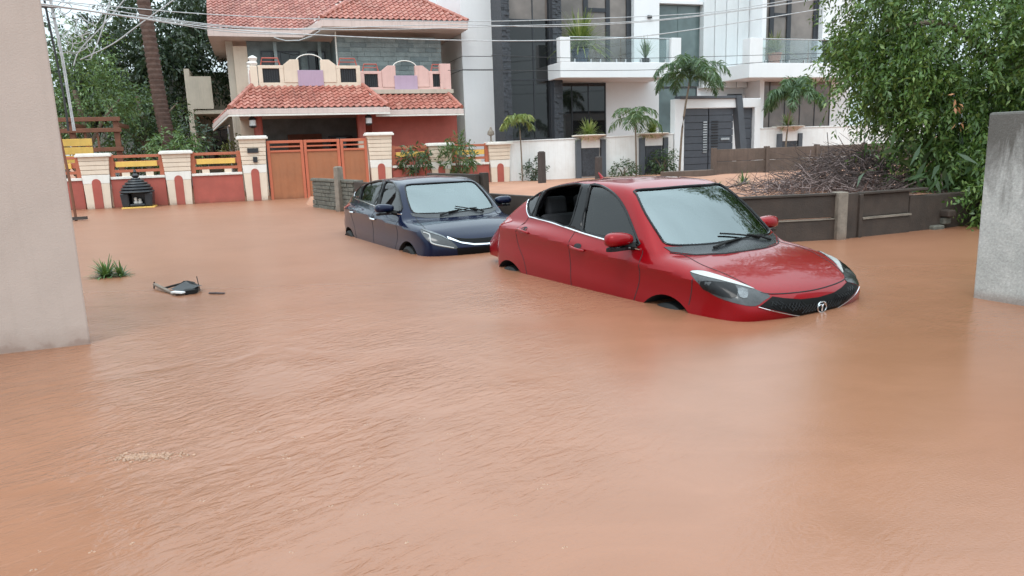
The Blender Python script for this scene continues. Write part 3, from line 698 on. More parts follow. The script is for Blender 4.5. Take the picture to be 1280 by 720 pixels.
# ---------------------------------------------------------------- tiles
def tiles_mesh(o, along, up, poly, w=.205, h=.235, seed=0):
    """pan tiles on a roof plane: o origin, along the eave, up the slope; poly in (along, up) metres"""
    o, a, u = (np.array(x, float) for x in (o, along, up)); a /= np.linalg.norm(a); u /= np.linalg.norm(u); n = np.cross(a, u); r = random.Random(seed)
    P = np.array(poly); V = []; F = []
    def inside(x, y):
        c = False; j = len(P)-1
        for i in range(len(P)):
            if (P[i][1] > y) != (P[j][1] > y) and x < (P[j][0]-P[i][0])*(y-P[i][1])/(P[j][1]-P[i][1])+P[i][0]: c = not c
            j = i
        return c
    prof = [(-.5, .012), (-.3, .0), (-.12, .012), (.08, .05), (.25, .066), (.42, .045), (.52, .012)]
    for j in range(int(P[:, 1].max()/h)+1):
        for i in range(int(P[:, 0].min()/w)-1, int(P[:, 0].max()/w)+2):
            x = (i+.5)*w; y = (j+.5)*h
            if not inside(x, y): continue
            b = len(V); dz = r.uniform(-.004, .006); dx = r.uniform(-.006, .006); dy = r.uniform(-.008, .008)
            for yy, lift in ((y-h*.5+dy, .034+dz), (y+h*.55, .004)):
                for px, pz in prof: V.append(o+a*(x+dx+px*w)+u*yy+n*(pz*(.9)+lift))
            for px, pz in prof: V.append(o+a*(x+dx+px*w)+u*(y-h*.5+dy)+n*(pz*.9+lift*0+.012+dz))
            k = len(prof)
            for q in range(k-1): F.append((b+q, b+q+1, b+k+q+1, b+k+q)); F.append((b+2*k+q, b+2*k+q+1, b+q+1, b+q))
    return V, F
def roof_face(t, o, along, up, poly, m='tile', seed=0, w=.205, h=.235):
    a = np.array(along, float); a /= np.linalg.norm(a); u = np.array(up, float); u /= np.linalg.norm(u); n = np.cross(a, u); o = np.array(o, float)
    b = MB(); k = len(poly); top = [o+a*x+u*y+n*.004 for x, y in poly]; bot = [o+a*x+u*y-n*.06 for x, y in poly]
    b.add(top+bot, [tuple(range(k)), tuple(range(k, 2*k))[::-1]]+[(i, k+i, k+(i+1) % k, (i+1) % k) for i in range(k)])
    t.part('roof_slab', b, M['fascia'])
    V, F = tiles_mesh(o, along, up, poly, w, h, seed); b = MB(); b.v = V; b.f = F; t.part('roof_tiles', b, M[m], kind='stuff')
def ridge(t, a, b, m='tile', r=.075, step=.3):
    a, b = np.array(a, float), np.array(b, float); L = np.linalg.norm(b-a); k = max(1, int(L/step))
    for i in range(k):
        p, q = a+(b-a)*i/k, a+(b-a)*(i+1.08)/k; mb = MB(); mb.tube([p, q], [r*1.08, r*.94], 8); t.part('ridge_tile', mb, M[m], smooth=True)

# ---------------------------------------------------------------- the red-roofed house
H = Thing('red_roofed_house', 'two-storey house with red tiled roofs, cream and lilac balcony and orange gate', 'house', (2, 4, 0))
# ground floor
m = MB(); m.box(-1.0, 2.9, 7.0, 7.25, -.5, 3.0); H.part('porch_back_wall', m, M['slate2'])  # dark slate colour stands in for the deep shade inside the porch
m = MB(); m.box(2.9, 6.02, 3.0, 3.2, -.5, 2.72); H.part('red_front_wall', m, M['red'])
m = MB(); m.box(2.9, 3.1, 3.2, 7.0, -.5, 2.72); H.part('porch_side_wall', m, M['red'])
m = MB(); m.box(5.85, 6.05, 5.3, 11.9, -.5, 5.55); m.box(5.84, 6.03, 3.2, 5.3, -.5, 2.68); H.part('side_wall', m, M['housewall'])
m = MB(); m.box(-1.75, -1.5, 7.0, 14, -.5, 5.62); H.part('side_wall', m, M['housewall'])
m = MB(); m.box(-1.5, -1.002, 6.9, 7.15, -.5, 5.4); H.part('corner_column', m, M['cream'])
m = MB(); m.box(.2, 1.5, 6.93, 6.998, -.2, 2.1); H.part('front_door', m, M['wood']); 
m = MB(); m.box(1.75, 2.7, 6.93, 6.998, .7, 2.0); w = H.part('window', m, M['alu']); m = MB(); m.box(1.82, 2.63, 6.915, 6.928, .78, 1.93); H.part('pane', m, M['darkglass'], w)
for s in (-.92, 2.42):
    m = MB(); m.box(s-.15, s+.15, 2.0, 2.3, -.5, 1.75); H.part('porch_column_base', m, M['cream'], bevel=.01)
    m = MB(); m.lathe((s, 2.15, 0), [(.17, 1.752), (.17, 1.80), (.14, 1.82), (.14, 2.55), (.18, 2.58), (.18, 2.68)], 12); H.part('porch_column', m, M['red'], smooth=True)
m = MB(); m.box(-1.5, 3.1, 1.7, 7.0, 2.70, 2.80); H.part('porch_ceiling', m, M['fascia'])
lantern(H, -1.08, 1.75, 2.25); lantern(H, 2.62, 1.75, 2.25)
# tiled skirt roof: left part stands forward
e0, e1 = 1.5, 2.95; z0, z1 = 2.79, 3.58; dz = z1-z0; dt = e1-e0; sl = math.hypot(dz, dt)
roof_face(H, (-1.72, e0, z0), (1, 0, 0), (0, dt, dz), [(0, 0), (4.98, 0), (4.40, sl), (.72, sl)], 'tile', 1)
LA, LB, LT, LU = (np.array(q) for q in ((-2.30, 4.2, 2.45), (-1.72, e0, z0), (-1.0, e1, z1), (-1.0, 6.2, z1)))
la = (LB-LA)/np.linalg.norm(LB-LA); lu = (LT-LA)-la*((LT-LA)@la); lu /= np.linalg.norm(lu)
roof_face(H, LA, la, lu, [(0, 0), (np.linalg.norm(LB-LA), 0), ((LT-LA)@la, (LT-LA)@lu), ((LU-LA)@la, (LT-LA)@lu)], 'tile', 2)
roof_face(H, (3.26, e0, z0), (0, 1, 0), (-.58, 0, dz), [(0, 0), (1.6, 0), (1.6, math.hypot(.58, dz)), (dt, math.hypot(.58, dz))], 'tile', 3)
ridge(H, (-1.72, e0, z0+.06), (-1.0, e1, z1+.05)); ridge(H, (-2.30, 4.2, 2.51), (-1.0, 6.2, z1+.05)); ridge(H, (3.26, e0, z0+.06), (2.68, e1, z1+.05))
f0, f1 = 2.3, 3.5; y0, y1 = 2.74, 3.42; sl2 = math.hypot(f1-f0, y1-y0)
roof_face(H, (2.9, f0, y0), (1, 0, 0), (0, f1-f0, y1-y0), [(0, 0), (3.12, 0), (2.85, sl2), (-.2, sl2)], 'tile', 4)
ridge(H, (6.02, f0, y0+.06), (5.75, f1, y1+.05))
for a, b in (((-1.76, 1.46, 2.70), (3.30, 1.46, 2.70)), ((2.95, 2.26, 2.65), (6.08, 2.26, 2.65)), ((-1.76, 1.46, 2.70), (-2.36, 4.2, 2.36))):
    mb = MB(); mb.obox(a, b, .07, .15); H.part('fascia_board', mb, M['fascia'], bevel=.01)
    mb = MB(); mb.obox((a[0], a[1]-.03 if a[1] == b[1] else a[1], a[2]-.11), (b[0], b[1]-.03 if a[1] == b[1] else b[1], b[2]-.11), .05, .055); H.part('fascia_moulding', mb, M['capwhite'])
# balcony parapet
def parapet(s0, s1, t, zb, m, pierm):
    """low wall with grilled openings either side of an arched gap over a lilac panel"""
    L = s1-s0; c = (s0+s1)/2; h = .66
    def blk(nm, a, b, z, zz, mm, t0=t, t1=t+.16, bev=.008, par=None):
        mb = MB(); mb.box(a, b, t0, t1, z, zz); return H.part(nm, mb, M[mm], par, bevel=bev)
    blk('parapet_kerb', s0, s1, zb-.1, zb+.10, m)
    gap = .36
    for sg in (-1, 1):
        # splayed pier beside the gap
        x0 = c+sg*gap; x1 = c+sg*(gap+.28); x2 = c+sg*(gap+.50)
        mb = MB(); mb.prism([(x0, zb+.10), (x2, zb+.10), (x2, zb+h+.02), (x1, zb+h+.19), (x0, zb+h+.19)], 1, t-.02, t+.18); H.part('parapet_pier', mb, M[pierm], bevel=.008)
        a, b = sorted((c+sg*(gap+.505), s0 if sg < 0 else s1)); 
        blk('parapet_rail', a, b, zb+h-.10, zb+h, m)
        blk('parapet_post', a, a+.14, zb+.10, zb+h-.10, m); blk('parapet_post', b-.14, b, zb+.10, zb+h-.10, m)
        g = blk('grille_panel', a+.14, b-.14, zb+.10, zb+h-.10, 'black', t+.09, t+.12, 0)
        k = 7
        for i in range(1, k):
            x = a+.14+(b-a-.28)*i/k; mb = MB(); mb.box(x-.012, x+.012, t+.055, t+.085, zb+.10, zb+h-.10); H.part('grille_bar', mb, M['alu'], g)
        # pipe railing on top
        p = [(a+.1, t+.08, zb+h), (a+.16, t+.08, zb+h+.24), (b-.16, t+.08, zb+h+.24), (b-.1, t+.08, zb+h)] 
        mb = MB(); mb.tube(p, .025, 6); mb.tube([(a+.14, t+.08, zb+h+.12), (b-.14, t+.08, zb+h+.12)], .015, 5); H.part('pipe_railing', mb, M['red'])
    blk('lilac_panel', c-gap-.06, c+gap+.06, zb-.02, zb+.50, 'lilac', t-.05, t-.022)
    blk('parapet_infill', c-gap, c+gap, zb+.10, zb+.48, m)
    mb = MB(); mb.tube([(c+.45*math.cos(a), t+.08, zb+h+.10+.27*math.sin(a)) for a in np.linspace(0, math.pi, 17)], .018, 6); H.part('arch_hoop', mb, M['capwhite'], smooth=True)
parapet(-.75, 2.62, 2.95, 3.62, 'cream', 'cream')
parapet(2.70, 5.95, 3.55, 3.50, 'pink', 'pink')
m = MB(); m.box(5.60, 6.0, 3.5, 3.75, 3.44, 4.42); H.part('end_pier', m, M['pink'], bevel=.01)
m = MB(); m.box(-1.0, -.77, 2.95, 3.2, 3.5, 4.25); H.part('end_pier', m, M['cream'], bevel=.01)
m = MB(); m.lathe((-.88, 3.07, 0), [(.10, 4.252), (.14, 4.35), (.11, 4.42), (.15, 4.52), (.13, 4.55), (.03, 4.6)], 10); H.part('urn', m, M['capwhite'], smooth=True)
for k in range(3):
    t0 = 3.3+k*1.25; m = MB(); m.box(-1.02, -.86, t0, t0+1.1, 3.55, 4.16-.02*k); H.part('side_parapet', m, M['lilac' if k % 2 else 'pink'], bevel=.008)
    m = MB(); m.box(-1.06, -.82, t0+1.11, t0+1.24, 3.55, 4.36); H.part('parapet_post', m, M['capwhite'], bevel=.008)
m = MB(); m.lathe((-.95, 5.0, 0), [(.09, 4.37), (.13, 4.44), (.11, 4.5), (.15, 4.58), (.04, 4.64)], 10); H.part('urn', m, M['capwhite'], smooth=True)
m = MB(); m.box(-1.0, 6.0, 3.2, 7.0, 3.35, 3.49); H.part('balcony_floor', m, M['housewall'])
# upper storey
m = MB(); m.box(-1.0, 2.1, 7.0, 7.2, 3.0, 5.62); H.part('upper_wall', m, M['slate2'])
m = MB(); m.box(2.1, 5.85, 5.05, 5.25, 3.40, 5.55); H.part('upper_wall', m, M['slate'])
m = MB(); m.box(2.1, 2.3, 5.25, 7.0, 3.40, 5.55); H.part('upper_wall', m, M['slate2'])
sp = None; r = random.Random(2)
for row in range(12):
    z = 3.52+row*.165; x = 2.1-r.uniform(0, .3)
    while x < 6.05:
        w_ = r.uniform(.45, .72); a, b = max(x, 2.08), min(x+w_-.012, 6.06)
        if b-a > .06:
            m = MB(); m.box(a, b, 5.05-r.uniform(.008, .03), 5.049, z, z+.153); H.part('slate_panel', m, M['slate' if r.random() < .7 else 'slate2'])
        x += w_
for row in range(11):
    z = 3.55+row*.185
    for a, b in ((-1.0, -.55), (.98, 1.14), (1.9, 2.1)):
        m = MB(); m.box(a, b-.01, 7.0-r.uniform(.01, .03), 6.999, z, z+.172); H.part('slate_panel', m, M['slate2'])
def win(T, s0, s1, z0, z1, t, fm='alu', gm='darkglass', cols=3, rows=1, fw=.05, name='window'):
    f = MB(); f.box(s0, s1, t-.05, t, z0, z0+fw); f.box(s0, s1, t-.05, t, z1-fw, z1); f.box(s0, s0+fw, t-.05, t, z0+fw, z1-fw); f.box(s1-fw, s1, t-.05, t, z0+fw, z1-fw)
    fo = T.part(name, f, M[fm], bevel=.004)
    dw = (s1-s0-2*fw)/cols; dh = (z1-z0-2*fw)/rows
    for i in range(cols):
        for j in range(rows):
            g = MB(); g.box(s0+fw+i*dw, s0+fw+(i+1)*dw, t-.022, t-.018, z0+fw+j*dh, z0+fw+(j+1)*dh); T.part('pane', g, M[gm], fo)
            if i: g = MB(); x = s0+fw+i*dw; g.box(x-.018, x+.018, t-.045, t-.024, z0+fw, z1-fw); T.part('mullion', g, M[fm], fo) if j == 0 else None
            if j and i == 0: g = MB(); y = z0+fw+j*dh; g.box(s0+fw, s1-fw, t-.042, t-.025, y-.018, y+.018); T.part('transom', g, M[fm], fo)
    return fo
win(H, -.52, .92, 4.35, 5.25, 6.99, cols=4); win(H, 1.2, 1.88, 3.55, 5.25, 6.99, cols=2)
m = MB(); m.box(-.06, .06, 6.4, 6.52, 3.49, 5.5); H.part('upper_post', m, M['slate'], bevel=.006)
m = MB(); m.box(1.55, 1.67, 6.2, 6.32, 3.49, 5.5); H.part('upper_post', m, M['slate'], bevel=.006)
# soffits, fascias and main roofs
m = MB(); m.add([(-2.24, 6, 5.60), (1.02, 6, 5.60), (1.62, 4.25, 5.72), (1.62, 9, 5.72), (-2.24, 14, 5.60)], [(0, 1, 2, 3, 4)]); m.add([(-2.24, 6, 5.66), (1.02, 6, 5.66), (1.62, 4.25, 5.78), (1.62, 9, 5.78), (-2.24, 14, 5.66)], [(4, 3, 2, 1, 0)]); H.part('soffit', m, M['fascia'])
m = MB(); m.box(1.62, 6.86, 4.22, 12, 5.74, 5.80); H.part('soffit', m, M['fascia'])
def fasc(a, b, h=.25):
    mb = MB(); mb.obox(a, b, .08, h); H.part('fascia_board', mb, M['fascia'], bevel=.012)
fasc((-2.28, 5.96, 5.73), (1.04, 5.96, 5.73)); fasc((1.04, 5.96, 5.74), (1.60, 4.16, 5.86)); fasc((1.58, 4.16, 5.86), (6.92, 4.16, 5.86)); fasc((6.88, 4.2, 5.86), (6.88, 12, 5.86)); fasc((-2.26, 6.0, 5.73), (-2.26, 13.5, 5.73), .22)
pt = math.radians(33); c_, s_ = math.cos(pt), math.sin(pt)
roof_face(H, (-2.28, 5.94, 5.87), (1, 0, 0), (0, c_, s_), [(0, 0), (3.3, 0), (6.6, 5.0), (0, 5.0)], 'tile2', 7, .2, .25)
roof_face(H, (1.56, 4.12, 6.0), (1, 0, 0), (0, c_, s_), [(0, 0), (5.36, 0), (3.4, 2.6), (1.96, 2.6)], 'tile', 8, .2, .25)
roof_face(H, (6.92, 4.12, 6.0), (0, 1, 0), (-c_, 0, s_), [(0, 0), (7.5, 0), (7.5, 2.6), (2.2, 2.6)], 'tile', 9, .2, .25)
roof_face(H, (1.56, 9.0, 6.0), (0, -1, 0), (c_, 0, s_), [(0, 0), (4.88, 0), (2.7, 2.6), (0, 2.6)], 'tile', 10, .2, .25)
ridge(H, (1.56, 4.12, 6.05), (3.52, 6.3, 7.46)); ridge(H, (6.92, 4.12, 6.05), (4.96, 6.3, 7.46))
mb = MB(); mb.tube([(-.02, 5.93, 5.6), (.1, 5.7, 5.52), (.35, 5.3, 5.40), (.8, 4.9, 5.36), (1.2, 4.5, 5.45), (1.5, 4.3, 5.62)], .018, 5); H.part('slack_cable', mb, M['wire'])
mb = MB(); mb.tube([(2.1, 5.0, 3.5), (2.1, 5.0, 5.7)], .03, 6); H.part('down_pipe', mb, M['capwhite'])

# cream building further back on the left
B2 = Thing('back_building', 'plain cream building half hidden between the palm trunk and the red-roofed house', 'building', (-3.4, 10, 0))
m = MB(); m.box(-3.45, -1.9, 14.5, 20, -.5, 5.2); B2.part('wall', m, M['housewall'])
m = MB(); m.box(-3.5, -3.3, 10.0, 14.4, -.5, 4.9); B2.part('wall', m, M['housewall'])
m = MB(); m.box(-3.3, -2.5, 10.0, 10.2, 3.3, 4.6); B2.part('balcony_wall', m, M['housewall'])
m = MB(); m.box(-3.3, -1.9, 10.05, 14.4, 3.1, 3.25); B2.part('slab', m, M['housewall'])
m = MB(); m.box(-9, -3.2, 15, 20, 4.9, 5.15); m.box(-8.8, -3.5, 15.3, 20, -.5, 4.9); B2.part('rear_wing', m, M['greypanel'])
win(B2, -6.8, -5.0, 3.2, 4.5, 15.29, cols=3); win(B2, -2.9, -2.1, 1.0, 2.6, 14.49, cols=2)
m = MB(); m.prism([(-2.75, 2.18), (-1.85, 2.42), (-1.85, 2.45), (-2.75, 2.21)], 1, 4.6, 5.6)
CN = Thing('awning', 'small pale green awning sheet beside the porch of the red-roofed house', 'awning', (-2.3, 5, 2.2)); CN.part('sheet', m, M['greyglass'])
for x in (-2.7, -1.9):
    m = MB(); m.tube([(x, 4.65, -.3), (x, 4.65, 2.2 if x < -2 else 2.4)], .03, 6); CN.part('awning_post', m, M['steel'])

# ---------------------------------------------------------------- white house
W = Thing('white_house', 'modern white house with tall dark glass, glass-railed balcony and ribbed grey tower', 'house', (11, 4, 0)); ZT = 8.6
m = MB(); m.box(5.9, 12.0, 12.3, 13, -.3, ZT); W.part('rear_wall', m, M['white'])
m = MB(); m.box(6.95, 8.6, 5.2, 9, -.3, 4.38); W.part('blank_wall', m, M['white'])
m = MB(); m.box(6.95, 8.6, 5.2, 9, 4.405, 4.88); W.part('blank_wall', m, M['white'])
m = MB(); m.box(6.95, 8.6, 5.2, 9, 4.905, ZT); W.part('blank_wall', m, M['white'])
m = MB(); m.box(6.97, 8.59, 5.22, 8.9, 4.38, 4.405); m.box(6.97, 8.59, 5.22, 8.9, 4.88, 4.905); W.part('joint_line', m, M['groove'])
for a, b in ((8.17, 8.50), (10.26, 10.64)):
    m = MB(); m.box(a+.02, b-.02, 3.92, 5.19, -.3, ZT); col = W.part('stone_column', m, M['stackstone'])
    mb = MB(); z = 1.2; r = random.Random(int(a*10))
    while z < ZT:
        h = r.uniform(.05, .09); x = a
        while x < b-.01:
            w_ = r.uniform(.10, .22); mb.box(x, min(x+w_, b)-.004, 3.915-r.uniform(.0, .05), 3.93, z, z+h-.006); x += w_
        z += h
    W.part('stone_strip', mb, M['stackstone'], col, kind='stuff')
m = MB(); m.box(8.5, 10.26, 4.35, 4.6, -.3, 1.60); W.part('sill_wall', m, M['alu'])
win(W, 8.5, 10.26, 1.6, ZT, 4.30, 'alu', 'darkglass', 1, 1, .06)
for z in (3.90, 5.36, 6.15): m = MB(); m.box(8.56, 10.20, 4.245, 4.275, z-.025, z+.025); W.part('transom', m, M['alu'])
m = MB(); m.box(9.55, 9.59, 4.25, 4.276, 1.66, ZT); W.part('mullion', m, M['alu'])
m = MB(); m.box(8.57, 10.19, 4.272, 4.277, 6.18, ZT-.05); W.part('curtained_pane', m, M['brownglass'])
# balcony bay
m = MB(); m.box(10.66, 15.62, 5.02, 5.4, -.3, 4.45); m.box(14.42, 15.62, 5.02, 5.4, 4.45, ZT); W.part('bay_wall', m, M['white'])
win(W, 10.70, 13.06, 1.5, 3.84, 5.015, 'alu', 'darkglass', 3)
m = MB(); m.box(10.18, 15.14, 3.0, 5.02, 3.87, 4.45); W.part('balcony_slab', m, M['white'], bevel=.015)
m = MB(); m.box(10.18, 10.60, 3.0, 3.35, 4.452, 5.36); W.part('balcony_pier', m, M['white'], bevel=.012)
m = MB(); m.box(15.0, 15.44, 3.0, 3.4, 3.86, 5.40); W.part('balcony_pier', m, M['white'], bevel=.012)
def railing(T, s0, s1, t, z0, z1, n):
    for i in range(n):
        a = s0+(s1-s0)*i/n; b = s0+(s1-s0)*(i+1)/n; m = MB(); m.box(a+.012, b-.012, t, t+.012, z0, z1); T.part('glass_panel', m, M['railglass'])
        for q in (a+.2, b-.2):
            m = MB(); m.box(q-.03, q+.03, t-.025, t+.04, z0-.01, z0+.11); T.part('glass_clamp', m, M['steel'])
    m = MB(); m.tube([(s0, t+.006, z1+.02), (s1, t+.006, z1+.02)], .025, 8); T.part('hand_rail', m, M['steel'], smooth=True)
railing(W, 10.62, 14.98, 3.12, 4.47, 5.36, 4)
win(W, 11.0, 14.42, 4.46, ZT, 5.35, 'alu', 'brownglass', 1, 1, .05)
for a, b in ((12.22, 12.42), (13.24, 13.42), (14.2, 14.42)): m = MB(); m.box(a, b, 5.26, 5.325, 4.5, ZT); W.part('mullion', m, M['alu'])
m = MB(); m.box(12.43, 13.23, 5.27, 5.325, 6.70, 6.86); W.part('transom', m, M['alu'])
m = MB(); m.box(10.66, 11.0, 5.1, 5.5, 4.45, ZT); W.part('bay_wall', m, M['white'])
m = MB(); m.box(15.04, 15.22, 4.93, 5.018, 6.46, 6.58); W.part('wall_lamp', m, M['iron'])
m = MB(); m.box(10.6, 15.3, 9.4, 9.6, 4, ZT); W.part('rear_wall', m, M['brownglass'])
# set-back grey glass, ribbed tower, entrance
m = MB(); m.box(15.62, 17.8, 5.36, 5.5, -.3, ZT); W.part('entrance_wall', m, M['white'])
m = MB(); m.box(15.63, 17.78, 5.05, 5.35, 7.10, 7.22); W.part('entrance_slab', m, M['white'])
win(W, 15.64, 17.78, 3.7, 7.09, 5.345, 'greyglass', 'greyglass', 2, 1)
win(W, 15.64, 17.7, 1.3, 3.68, 5.345, 'alu', 'greyglass', 2)
x = 17.79
for k in range(8):
    m = MB(); off = (.0, .05)[k % 2]; m.box(x+.006, x+.296-.006, 5.0+off, 5.4, 3.62, ZT); W.part('ribbed_panel', m, M['greypanel'], bevel=.006); x += .296
m = MB(); m.box(17.7, 20.2, 5.4, 9, -.3, ZT); W.part('tower_core', m, M['white'])
m = MB(); m.box(17.8, 20.15, 5.2, 5.4, -.3, 3.3); W.part('tower_base', m, M['white'])
win(W, 19.2, 19.95, 2.6, 3.35, 5.195, cols=1)
# right wing
V2 = Thing('white_house', 'right wing of white house with brown curtained windows and glass balcony, by the big tree', 'house', (21, 4, 0))
m = MB(); m.box(20.2, 20.42, 4.2, 9, -.3, ZT); V2.part('side_wall', m, M['white'])
m = MB(); m.box(20.42, 26.0, 5.05, 5.4, -.3, 4.45); m.box(24.2, 26.0, 5.05, 5.4, 4.45, ZT); V2.part('front_wall', m, M['white'])
m = MB(); m.box(18.72, 25.5, 3.0, 5.0, 3.86, 4.46); V2.part('balcony_slab', m, M['white'], bevel=.015)
m = MB(); m.box(18.72, 19.36, 3.0, 3.5, 4.462, 5.46); V2.part('balcony_pier', m, M['white'], bevel=.012)
railing(V2, 19.4, 25.4, 3.12, 4.48, 5.42, 5)
win(V2, 20.44, 24.18, 4.47, ZT, 5.38, 'alu', 'brownglass', 1, 1, .05)
for a, b in ((21.45, 21.68), (22.4, 22.62), (23.9, 24.16)): m = MB(); m.box(a, b, 5.29, 5.355, 4.5, ZT); V2.part('mullion', m, M['alu'])
m = MB(); m.box(21.7, 22.38, 5.30, 5.355, 6.75, 6.9); V2.part('transom', m, M['alu'])
win(V2, 20.46, 24.8, 1.6, 4.0, 5.045, 'alu', 'brownglass', 5)
m = MB(); m.box(24.7, 24.9, 4.95, 5.048, 6.5, 6.62); V2.part('wall_lamp', m, M['iron'])
m = MB(); m.box(25.9, 26.2, 5.4, 12, -.3, ZT); V2.part('side_wall', m, M['white'])

# white boundary wall, planters and grey gate
BW = Thing('boundary_wall', 'plain white wall between the last cream pillar and the grey gate', 'wall', (7, 0, 0))
m = MB(); m.add([(6.95,-.06,-.4),(13.25,-.06,-.4),(13.25,.10,-.4),(6.95,.10,-.4),(6.95,-.06,1.50),(13.25,-.06,1.60),(13.25,.10,1.60),(6.95,.10,1.50)], [(0,3,2,1),(4,5,6,7),(0,1,5,4),(1,2,6,5),(2,3,7,6),(3,0,4,7)]); BW.part('white_wall', m, M['whitewall'], bevel=.01)
m = MB(); m.add([(6.95,-.09,1.502),(13.25,-.09,1.602),(13.25,.13,1.602),(6.95,.13,1.502),(6.95,-.09,1.54),(13.25,-.09,1.64),(13.25,.13,1.64),(6.95,.13,1.54)], [(0,3,2,1),(4,5,6,7),(0,1,5,4),(1,2,6,5),(2,3,7,6),(3,0,4,7)]); BW.part('coping', m, M['whitewall'], bevel=.006)
def planter(c, label, z=1.62):
    t = Thing('wall_planter', label, 'planter', (c, -.1, 0), group='planters on the white boundary')
    for sg in (-1, 1): m = MB(); m.box(c+sg*.47-.09, c+sg*.47+.09, -.20, -.062, .0, 1.5); t.part('upright', m, M['charcoal'], bevel=.006)
    m = MB(); m.box(c-.33, c+.33, -.12, -.062, .25, 1.22)
    s = t.part('stone_panel', m, M['stackstone']); mb = MB(); r = random.Random(int(c*7)); z_ = .27
    while z_ < 1.18:
        x = c-.33
        while x < c+.32: w_ = r.uniform(.1, .2); mb.box(x, min(x+w_, c+.33)-.006, -.122-r.uniform(.003, .02), -.118, z_, z_+.06); x += w_
        z_ += .068
    t.part('stone_strip', mb, M['stackstone'], s, kind='stuff')
    m = MB(); m.lathe((c, -.02, 0), [(.34, z-.12), (.46, z-.02), (.60, z), (.62, z+.03), (.55, z+.05), (.5, z+.02)], 20); t.part('planter_bowl', m, M['pot'], smooth=True)
    m = MB(); m.box(c-.36, c+.36, -.15, -.062, 1.22, z-.12); t.part('planter_block', m, M['whitewall'], bevel=.008)
planter(9.92, 'planter with dark stone panel nearer the tall dark window')
planter(12.40, 'planter with dark stone panel just left of the grey gate')
G = Thing('grey_gate', 'dark grey plank gate set in a white frame in front of the ribbed tower', 'gate', (15, 0, 0))
m = MB(); m.box(13.27, 13.66, -.12, .2, -.2, 2.83); G.part('gate_pier', m, M['white'], bevel=.012)
m = MB(); m.box(13.66, 16.96, -.12, .2, 2.50, 2.83); G.part('gate_beam', m, M['white'], bevel=.012)
m = MB(); m.box(16.70, 16.96, -.12, .2, -.2, 2.498); G.part('gate_pier', m, M['white'], bevel=.012)
m = MB(); m.box(13.45, 16.05, -.20, .22, 2.835, 2.93); G.part('beam_cap', m, M['charcoal'], bevel=.006)
m = MB(); m.box(13.67, 15.80, .04, .07, .1, 2.49); m.box(16.10, 16.69, .105, .13, .1, 2.49); G.part('backing', m, M['black'])  # black sheet added behind the planks to keep light out of the gaps
for a, b in ((13.68, 14.72), (14.76, 15.80)):
    z = .25
    for k in range(9): m = MB(); m.box(a, b, -.03-.012*(k % 2), .03, z, z+.236); G.part('gate_plank', m, M['greygate'], bevel=.004); z += .25
m = MB(); z = .9
while z < 2.0: m.box(14.50, 14.66, -.065, -.045, z, z+.045); z += .09
G.part('ladder_handle', m, M['steel'])
m = MB(); z = .9
while z < 2.1: m.box(14.86, 15.14, -.06, -.045, z, z+.04); z += .10
G.part('slotted_vent', m, M['black'])
m = MB(); m.box(15.25, 15.62, -.09, -.046, 1.34, 1.42); G.part('pull_handle', m, M['steel'])
m = MB(); m.add([(15.80,-.22,2.93),(16.05,-.22,2.93),(16.40,-.22,.2),(16.12,-.22,.2),(15.80,.1,2.93),(16.05,.1,2.93),(16.40,.1,.2),(16.12,.1,.2)], [(0,1,2,3)[::-1],(7,6,5,4)[::-1],(0,4,5,1)[::-1],(1,5,6,2)[::-1],(2,6,7,3)[::-1],(3,7,4,0)[::-1]]); G.part('slanted_strut', m, M['charcoal'], bevel=.006)
z = .25
for k in range(6): m = MB(); m.box(16.12, 16.695, .05-.01*(k % 2), .1, z, z+.36); G.part('gate_plank', m, M['greygate'], bevel=.004); z += .374
BW2 = Thing('boundary_wall', 'low white wall right of the grey gate, partly behind the feathery palm', 'wall', (17, 0, 0))
m = MB(); m.box(16.98, 25.5, -.08, .12, -.3, 1.70); BW2.part('white_wall', m, M['whitewall'], bevel=.01)
m = MB(); m.box(16.98, 25.5, -.11, .15, 1.702, 1.745); BW2.part('coping', m, M['whitewall'], bevel=.006)
planter(18.3, 'planter with a drooping plant right of the grey gate, near the feathery palm', 1.74)
# orange timber pergola and yellow fence on the far left
PG = Thing('garden_pergola', 'red brown timber frame behind the left end of the boundary wall', 'pergola', (-6.3, 3.5, 0))
for a in (-7.6, -6.45, -5.2):
    m = MB(); m.box(a-.08, a+.08, 3.0, 3.16, -.3, 2.56); PG.part('timber_post', m, M['wood'], bevel=.008)
    m = MB(); m.box(a-.06, a+.06, 3.17, 5.4, 2.40, 2.52); PG.part('rafter', m, M['wood'], bevel=.008)
for z in (2.56, 2.22, 1.62): m = MB(); m.box(-8.2, -5.05, 2.94-.01*z, 2.998, z, z+.13); PG.part('timber_beam', m, M['wood'], bevel=.008)
for a in (-6.1, -5.75): m = MB(); m.box(a-.03, a+.03, 3.0, 3.05, 1.75, 2.2); PG.part('baluster', m, M['wood'])
YF = Thing('plank_fence', 'yellow plank fence behind the furthest left pillar', 'fence', (-6.5, 1.2, 0))
for z in (1.30, 1.54, 1.78): m = MB(); m.box(-8.2, -5.62, 1.2, 1.24, z, z+.21); YF.part('plank', m, M['yellow'], bevel=.006)
for a in (-8.0, -6.9, -5.75): m = MB(); m.box(a-.05, a+.05, 1.25, 1.33, -.3, 1.98); YF.part('fence_upright', m, M['rail'], bevel=.006)
